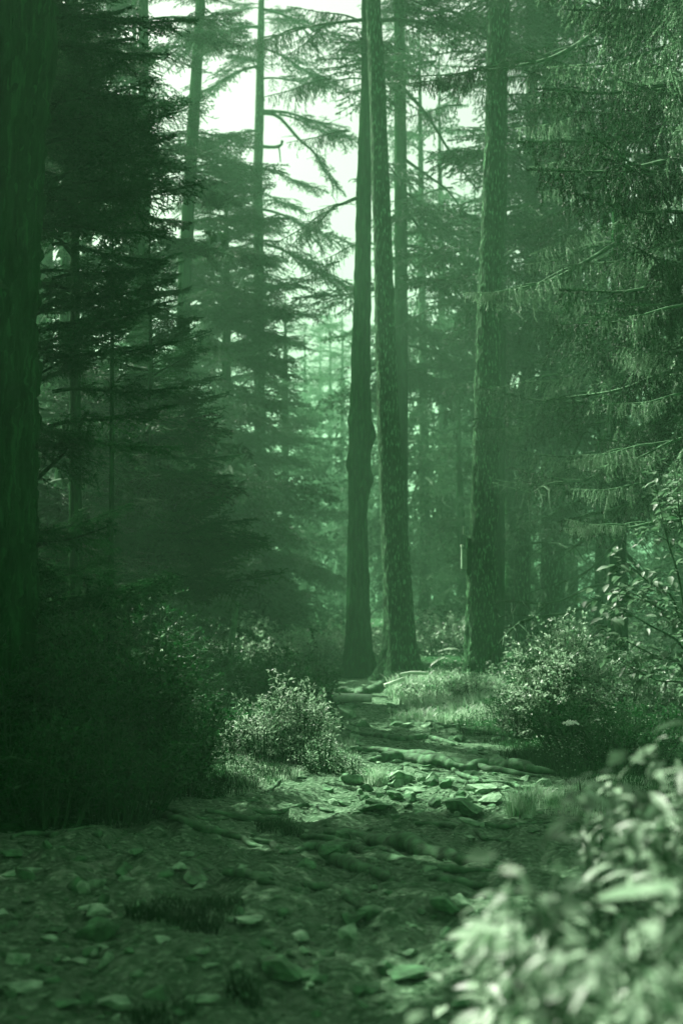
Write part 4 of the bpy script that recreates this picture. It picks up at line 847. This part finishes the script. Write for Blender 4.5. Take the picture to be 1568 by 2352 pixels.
def weed(px, Yd, top_py, label, seed, m=LEAF_BUSH, cat='weed'):
    r = np.random.default_rng(seed); x = P(px, 1500, Yd)[0]; b0 = np.array([x, Yd, float(gh(x, Yd))]); h = P(px, top_py, Yd)[2] - b0[2]
    t = thing('weed', b0, label, cat); mb = MB(); lf = MB(); C, D = [], []
    S = smooth_path([[0, 0, -.02], [r.normal(0, .02), 0, h * .5], [r.normal(0, .06), 0, h]], 14); sweep(mb, S, np.linspace(.004, .0015, 14), 5, 0, cap=False)
    for i in range(3, 14):
        for k in range(3 if i > 7 else 2):
            a = r.uniform(0, 6.28); d = norm(np.array([math.cos(a), math.sin(a), r.uniform(-.1, .5)])); l = r.uniform(.02, .09) * (1.3 - i / 16)
            tubes(mb, [S[i]], [S[i] + d * l], np.array([.0015]), np.array([.001]), 3, 0)
            for q in range(3): C.append(S[i] + d * l * r.uniform(.3, 1)); D.append(norm(d + r.normal(0, .5, 3)))
    leaves_joined(lf, np.array(C), np.array(D), r.uniform(.02, .042, len(C)), .45, 0, r, .5)
    link('stem', mb.mesh('stem', [TWIG]), t); link('foliage', lf.mesh('foliage', [m]), t)
for i, (px, Yd, ty, lb) in enumerate([(645, 9.4, 1542, 'tall thin weed with bright tip, left one above the sunlit bush'), (688, 9.5, 1550, 'tall thin weed with bright tip, right one above the sunlit bush'),
    (752, 10.5, 1590, 'single weed stalk with pale leaves left of the pale log'), (610, 9.8, 1600, 'leaning weed at the left shoulder of the sunlit bush'), (375, 8.3, 1465, 'weed with sunlit tip sticking out of the dark shrubs'),
    (455, 8.6, 1600, 'weed with pale drooping tip at the rim of the dark shrubs'), (1035, 16.8, 1545, 'small weed with pale leaves in front of the fern fronds'), (1150, 16.0, 1500, 'slender weed before the flaking trunk, right side'),
    (1120, 16.2, 1520, 'slender weed before the flaking trunk, left side'), (1215, 11.4, 1395, 'tall weed stalk left of the sunlit topped bush'), (1180, 12.0, 1480, 'leafy weed between the flaking trunk and the sunlit topped bush'),
    (1330, 9.5, 1690, 'weed with narrow leaves under the small umbel'), (560, 12.0, 1560, 'dim weed under the pale leaning snag'), (700, 11.5, 1450, 'tall dark weed standing against the mist left of the kinked trunk')]):
    weed(px, Yd, ty, lb, 300 + i, m=LEAF_DARK if i == 13 else LEAF_BUSH)
# broad leaved sapling, each near leaf an object
def leafy(name, cat, base, stems, label, meshes, ln, n_leaf, seed, mstem=TWIG, sub=3, extra=0, em=LEAF, droop=.2):
    r = np.random.default_rng(seed); t = thing(name, base, label, cat); spots_ = []
    for st in stems:
        S = smooth_path(np.array(st) - base, 26); mb = MB(); L = np.linalg.norm(np.diff(S, axis=0), axis=1).sum()
        sweep(mb, S, np.linspace(.004 + .0035 * L, .0012, 26), 6, 0, .08, 20)
        tan = np.gradient(S, axis=0)
        for i in range(5, 26): spots_.append((S[i], norm(tan[i])))
        for k in range(sub):
            i = int(r.integers(6, 22)); d = norm(norm(tan[i]) * .6 + r.normal(size=3) * [.8, .8, .35]); l = L * r.uniform(.18, .42) * (1.2 - i / 26)
            q = np.array([S[i] + d * l * u + np.array([0, 0, -droop * l * u * u]) for u in np.linspace(0, 1, 8)]); sweep(mb, q, np.linspace(.003, .001, 8), 4, 0, cap=False)
            for j in range(1, 8): spots_.append((q[j], norm(q[j] - q[j - 1])))
        link('stem', mb.mesh('stem', [mstem], True), t)
    for k in range(n_leaf):
        p, tn = spots_[int(r.integers(len(spots_)))]; sd = r.choice([-1, 1]); az = math.atan2(tn[1], tn[0]) + sd * r.uniform(.4, 1.4)
        s = ln * r.uniform(.6, 1.15)
        link('leaf', meshes[int(r.integers(len(meshes)))], t, p + r.normal(0, ln * .35, 3), (r.uniform(-.6, .6), r.uniform(-.25, .65), az), s)
    if extra:
        ii = r.integers(len(spots_), size=extra); C = np.array([spots_[i][0] for i in ii]) + r.normal(0, ln * .7, (extra, 3)); D = norm(r.normal(size=(extra, 3)) * [1, 1, .4]); mb = MB()
        leaves_joined(mb, C, D, ln * r.uniform(.5, 1.0, extra), .55, 0, r, .6); o = link('foliage', mb.mesh('foliage', [em]), t); o['kind'] = 'stuff'
    return t
b0 = np.array([P(1600, 1600, 7.6)[0], 7.6, 0.]); b0[2] = float(gh(b0[0], b0[1]))
leafy('sapling', 'sapling', b0, [[b0, P(1570, 1400, 7.5), P(1530, 1230, 7.4), P(1500, 1090, 7.3)], [b0, P(1590, 1350, 7.5), P(1560, 1180, 7.6), P(1555, 1080, 7.6)], [b0, P(1560, 1420, 7.4), P(1480, 1330, 7.2), P(1400, 1260, 7.1)],
      [b0, P(1600, 1300, 7.7), P(1590, 1200, 7.8), P(1540, 1150, 7.8)]],
      'broad leaved sapling with sunlit leaves at the right edge, beside the hanging spruce twigs', LV, .062, 270, 5, extra=160)
b1 = np.array([P(1640, 1700, 7.2)[0], 7.2, 0.]); b1[2] = float(gh(b1[0], b1[1]))
leafy('sapling', 'sapling', b1, [[b1, P(1590, 1530, 7.1), P(1480, 1430, 7.0), P(1350, 1370, 7.0)], [b1, P(1580, 1560, 7.1), P(1490, 1500, 7.0), P(1370, 1440, 7.1)], [b1, P(1600, 1600, 7.2), P(1500, 1560, 7.1), P(1390, 1500, 7.1)],
      [b1, P(1590, 1480, 7.2), P(1500, 1390, 7.2), P(1400, 1340, 7.2)]],
      'shaded leaning sapling with round leaves reaching left below the sunlit one', LV, .062, 280, 6, extra=160)
# foreground plants, close to the lens
FG = [(1180, 2.55, [(1165, 2040), (1130, 2110), (1110, 2160)], 'narrow leaved plant at the front edge of the leafy corner, next to the path'),
      (1290, 2.2, [(1230, 2020), (1300, 1960), (1350, 2080)], 'bushy plant in the leafy corner just right of the white flower'),
      (1420, 2.7, [(1300, 1800), (1400, 1780), (1480, 1800), (1360, 1900)], 'tall pale leaved plant at the top of the leafy corner'),
      (1540, 2.4, [(1500, 1760), (1560, 1800), (1480, 1900), (1600, 1900)], 'tall plant with a bright mass of leaves against the right edge'),
      (1350, 1.9, [(1250, 2150), (1330, 2180), (1420, 2160), (1200, 2250)], 'dense plant low in the leafy corner, below the long pale blade'),
      (1500, 1.8, [(1450, 2080), (1520, 2060), (1580, 2150), (1430, 2200)], 'pale leaved plant in the bottom right corner'),
      (1250, 2.0, [(1215, 2290), (1260, 2270), (1330, 2280)], 'low plant at the bottom edge, left end of the leafy corner'),
      (1610, 2.9, [(1570, 1620), (1470, 1690), (1600, 1660), (1400, 1740)], 'tallest plant at the right edge, its blurred tip against the shrubs'),
      (1560, 3.2, [(1440, 1760), (1500, 1740), (1560, 1730), (1380, 1800)], 'plant at the back of the leafy corner with soft round highlights')]
for i, (px, Yd, tips, lb) in enumerate(FG):
    x = P(px, 2300, Yd)[0]; b = np.array([x, Yd, float(gh(x, Yd))]); st = []
    for j, (tx, ty) in enumerate(tips):
        e = P(tx, ty, Yd + (j % 3 - 1) * .1); st.append([b + np.array([rnd.uniform(-.04, .04), rnd.uniform(-.04, .04), -.02]), b * .45 + e * .55 + np.array([.02, 0, .06]), e])
    leafy('leafy_plant', 'plant', b, st, lb, LVF, .064, 160, 50 + i, sub=9, extra=50, em=LEAF_LIT, droop=.4)
# arching narrow fronds and the long pale blade
def frond(base, pts, Yd, wl, label, name='fern_frond', m=LEAF_LIT, leaflets=18, cat='frond'):
    S = smooth_path([P(x, y, Yd + k * .03) for k, (x, y) in enumerate(pts)], 30); o0 = S[0].copy(); S = S - o0
    t = thing(name, o0, label, cat); mb = MB(); sweep(mb, S, np.linspace(.003, .001, 30), 5, 0); link('stem', mb.mesh('stem', [TWIG], True), t)
    mb = MB(); r = np.random.default_rng(int(pts[0][0])); tn = np.gradient(S, axis=0)
    for sd in (-1, 1):
        i = np.linspace(3, 29, leaflets).astype(int); d = norm(norm(tn[i]) * .45 + np.array([0, sd * 1.0, 0]) + np.array([0, 0, -.35])); ln = wl * np.sin(np.linspace(.5, 2.9, leaflets))
        leaves_joined(mb, S[i], d, np.maximum(ln, .01), .38, 0, r, .9)
    link('leaflets', mb.mesh('leaflets', [m]), t); return t
frond(None, [(1215, 2150), (1180, 2110), (1120, 2130), (1085, 2170), (1062, 2210)], 2.0, .05, 'arching pale frond reaching out over the path below the white flower')
frond(None, [(1225, 2180), (1190, 2150), (1150, 2150), (1110, 2180)], 1.95, .045, 'second arching frond close under the longest one')
frond(None, [(1060, 1560), (1045, 1525), (1020, 1508), (995, 1520), (986, 1532)], 17.2, .09, 'small fern frond curving left at the foot of the flaking trunk, lower one', leaflets=22)
frond(None, [(1065, 1545), (1055, 1495), (1030, 1488), (1000, 1498)], 17.3, .08, 'small fern frond curving left at the foot of the flaking trunk, upper one', leaflets=22)
S = smooth_path([P(1370, 2065, 1.9), P(1430, 2050, 1.85), P(1500, 2040, 1.8), P(1552, 2030, 1.75)], 12); o0 = S[0].copy(); mb = MB(); wv = .009 * np.sin(np.linspace(.3, 2.9, 12))
v = np.concatenate([S - o0 + np.stack([0 * wv, wv * .6, wv * .8], 1), S - o0 - np.stack([0 * wv, wv * .6, wv * .8], 1)]); f = []
for i in range(11): f += [(i, i + 1, i + 13), (i, i + 13, i + 12)]
mb.add(v, f); tag(link('long_leaf_plant', mb.mesh('grass_blade', [GRASS], True), None, o0), 'long pale blade lying across the leafy corner near the right edge', 'leaf')
# white umbels
def umbel(px, py, Yd, wpx, label, gpx=None, seed=0):
    top = P(px, py, Yd); gx = P(gpx or px, 1500, Yd)[0]; b = np.array([gx, Yd, float(gh(gx, Yd))]); t = thing('flower', b, label, 'flower'); r = np.random.default_rng(seed)
    S = smooth_path([b - b, (top - b) * [.3, 0, .5], top - b - [0, 0, wpx / FPX * Yd * .45]], 14); mb = MB(); sweep(mb, S, np.linspace(.005, .0025, 14), 6)
    hd = MB(); rad = wpx / 2 / FPX * Yd
    for k in range(46):
        a = r.uniform(0, 6.28); q = math.sqrt(r.random()) * rad; e = top - b + np.array([math.cos(a) * q, math.sin(a) * q, rad * .30 * (1 - (q / rad) ** 2) + r.normal(0, rad * .05)])
        tubes(mb, [S[-1]], [e], np.array([.0012]), np.array([.0008]), 3, 0)
        n_ = 7; c = e + r.normal(0, rad * .07, (n_, 3)); leaves_joined(hd, c, norm(r.normal(size=(n_, 3)) * [1, 1, .3] + [0, 0, .4]), np.full(n_, rad * .22), .9, 0, r, .7)
    link('stem', mb.mesh('stem', [TWIG], True), t); link('flower_head', hd.mesh('flower_head', [FLOWER]), t)
umbel(1310, 1664, 7.9, 34, 'small white umbel flower on a dark stem above the leafy corner', gpx=1330, seed=1)
umbel(1172, 2005, 1.72, 42, 'blurred white flower head standing at the left rim of the leafy corner', gpx=1185, seed=2)
umbel(1372, 1655, 6.4, 12, 'tiny white flower right of the small umbel', gpx=1376, seed=3)

# ------------------------------------------------------------------ grass and ground cover
def grass(name, pts, hgt, m, kind='stuff', label=None, cat=None, wd=.0022, lean=.5, seed=0, parent=None):
    r = np.random.default_rng(seed + 1500); pts = np.asarray(pts); n = len(pts); z = gh(pts[:, 0], pts[:, 1]); B = np.stack([pts[:, 0], pts[:, 1], z - .01], 1)
    a = r.uniform(0, 6.28, n); ld = np.stack([np.cos(a), np.sin(a), 0 * a], 1); h = hgt * r.uniform(.25, 1.25, n) * (.75 + .45 * vnoise(pts[:, 0] * 4, pts[:, 1] * 4)); l = lean * r.uniform(.2, 1.1, n) * h
    sd = np.stack([-np.sin(a + .6), np.cos(a + .6), 0 * a], 1) * (wd * r.uniform(.7, 1.3, n))[:, None]
    m1 = B + ld * (l * .3)[:, None] + np.array([0, 0, 1]) * (h * .6)[:, None]; tip = B + ld * l[:, None] + np.array([0, 0, 1]) * (h * .95)[:, None]
    v = np.stack([B - sd, B + sd, m1 - sd * .8, m1 + sd * .8, tip], 1); f = np.array([(0, 1, 3), (0, 3, 2), (2, 3, 4)])
    o0 = B.mean(0); mb = MB(); mb.add(v.reshape(-1, 3) - o0, (f[None] + (np.arange(n) * 5)[:, None, None]).reshape(-1, 3))
    o = link(name, mb.mesh(name, [m]), parent, o0); 
    return tag(o, label, cat, None, kind)
gr = np.random.default_rng(99)
def scatter_px(n, x0, x1, y0, y1, off_path=True, margin=0.0):
    px = gr.uniform(x0, x1, n * 3); py = gr.uniform(y0, y1, n * 3); yd = CAM_H / ((py - 1380) / FPX); x = (px - 784) / FPX * yd
    d = np.abs(x - path_center(yd)) - path_half(yd) + .2 * fbm(x * 1.7 + 5, yd * 1.7, 0, 3); k = (d > margin) if off_path else np.ones(len(x), bool)
    k &= vnoise(x * 5, yd * 3) > gr.uniform(-.9, .5, len(x))
    return np.stack([x, yd], 1)[k][:n]
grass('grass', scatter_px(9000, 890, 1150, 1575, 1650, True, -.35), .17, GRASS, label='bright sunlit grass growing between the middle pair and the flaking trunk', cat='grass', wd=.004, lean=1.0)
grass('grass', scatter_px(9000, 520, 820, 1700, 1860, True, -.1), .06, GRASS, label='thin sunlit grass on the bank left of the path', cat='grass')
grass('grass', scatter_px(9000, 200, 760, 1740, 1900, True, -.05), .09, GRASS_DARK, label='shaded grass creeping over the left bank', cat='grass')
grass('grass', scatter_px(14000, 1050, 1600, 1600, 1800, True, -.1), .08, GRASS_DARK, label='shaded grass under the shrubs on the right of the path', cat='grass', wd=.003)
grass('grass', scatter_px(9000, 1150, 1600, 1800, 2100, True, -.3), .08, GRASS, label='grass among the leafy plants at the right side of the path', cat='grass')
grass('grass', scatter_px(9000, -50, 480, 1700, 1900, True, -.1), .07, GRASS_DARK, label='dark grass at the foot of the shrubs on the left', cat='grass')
# leafy ground cover beside and beyond the path
def cover(name, n, y0, y1, xl, xr, ln, hgt, m, label, seed, margin=.1):
    r = np.random.default_rng(seed); y = np.exp(r.uniform(math.log(y0), math.log(y1), n)); x = r.uniform(xl, xr, n) * y
    d = np.abs(x - path_center(y)) - path_half(y) + .2 * fbm(x * 1.7 + 5, y * 1.7, 0, 3); k = d > margin; x, y = x[k], y[k]
    cl = .5 + .5 * vnoise(x * 1.1 + seed, y * 1.1); z = gh(x, y) + hgt * r.random(len(x)) * cl * np.clip(d[k] * 2.5, .15, 1)
    mb = MB(); leaves_joined(mb, np.stack([x, y, z], 1), norm(r.normal(size=(len(x), 3)) * [1, 1, .4]), ln * r.uniform(.5, 1.2, len(x)) * np.clip(y / 12, .6, 3), .5, 0, r, .55)
    return tag(link(name, mb.mesh(name, [m])), label, 'ground cover', kind='stuff')
cover('undergrowth', 26000, 6.0, 22, -.30, .0, .026, .32, LEAF_DARK, 'dark leafy ground cover on the left side of the path', 1)
cover('undergrowth', 26000, 7.0, 22, .02, .30, .026, .34, LEAF_DARK, 'dark leafy ground cover on the right side of the path', 2)
cover('undergrowth', 22000, 22, 70, -.30, .30, .03, .5, LEAF_BUSH, 'misty low growth on the forest floor behind the middle pair', 3)
cover('undergrowth', 9000, 9.0, 17, .0, .30, .026, .42, LEAF_BUSH, 'lighter weeds mixed into the shrubs right of the path', 4)
cover('undergrowth', 9000, 7.6, 11.5, -.15, .03, .022, .16, LEAF_BUSH, 'lighter weeds creeping down the left bank to the path', 5, margin=-.05)
cover('undergrowth', 9000, 6.2, 9.0, -.30, -.05, .026, .30, LEAF_DARK, 'dark weeds hiding the feet of the shrubs on the left', 6, margin=-.05)
cover('undergrowth', 9000, 6.0, 11.0, .10, .30, .026, .30, LEAF_DARK, 'dark weeds hiding the feet of the shrubs on the right', 7, margin=-.05)
cover('undergrowth', 9000, 14.6, 18.5, .034, .112, .020, .14, GRASS, 'bright tangle of tiny weeds glowing in the sun between the middle pair and the flaking trunk', 8, margin=-.2)
cover('undergrowth', 5000, 8.2, 10.2, -.075, -.005, .018, .16, GRASS, 'bright tangle of tiny weeds under the sunlit bush on the left', 9, margin=-.1)
# grass tufts that stand alone
def tuft(px, py, rad, hgt, n, m, label, seed):
    g = G(px, py); r = np.random.default_rng(seed); a = r.uniform(0, 6.28, n); q = np.sqrt(r.random(n)) * rad
    return grass('grass_tuft', np.stack([g[0] + np.cos(a) * q, g[1] + np.sin(a) * q], 1), hgt, m, None, label, 'grass tuft', seed=seed, lean=.8)
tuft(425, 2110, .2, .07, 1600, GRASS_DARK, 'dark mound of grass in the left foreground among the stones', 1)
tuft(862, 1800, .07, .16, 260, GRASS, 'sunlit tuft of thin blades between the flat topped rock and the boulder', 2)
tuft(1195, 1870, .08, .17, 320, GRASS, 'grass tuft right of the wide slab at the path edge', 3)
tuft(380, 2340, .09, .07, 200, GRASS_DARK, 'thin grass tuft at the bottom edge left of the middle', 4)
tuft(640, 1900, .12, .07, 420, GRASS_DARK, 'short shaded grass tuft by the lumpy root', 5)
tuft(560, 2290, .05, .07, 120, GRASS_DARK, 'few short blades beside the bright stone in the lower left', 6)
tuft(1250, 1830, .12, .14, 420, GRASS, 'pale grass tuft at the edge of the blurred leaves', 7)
# fallen leaves resting on the humped rock's front
for i, (px, py, A) in enumerate([(690, 1990, .2), (715, 1986, 2.6), (706, 1996, 1.4)]):
    g = G(px, py); o = link('fallen_leaf', LVF[i % 3], None, (g[0], g[1], g[2] + .02), (.3, .2, A), .09); 
    tag(o, ['pale fallen leaf pointing left before the big humped rock', 'pale fallen leaf pointing up before the big humped rock', 'pale drooping fallen leaf lowest before the big humped rock'][i], 'leaf')
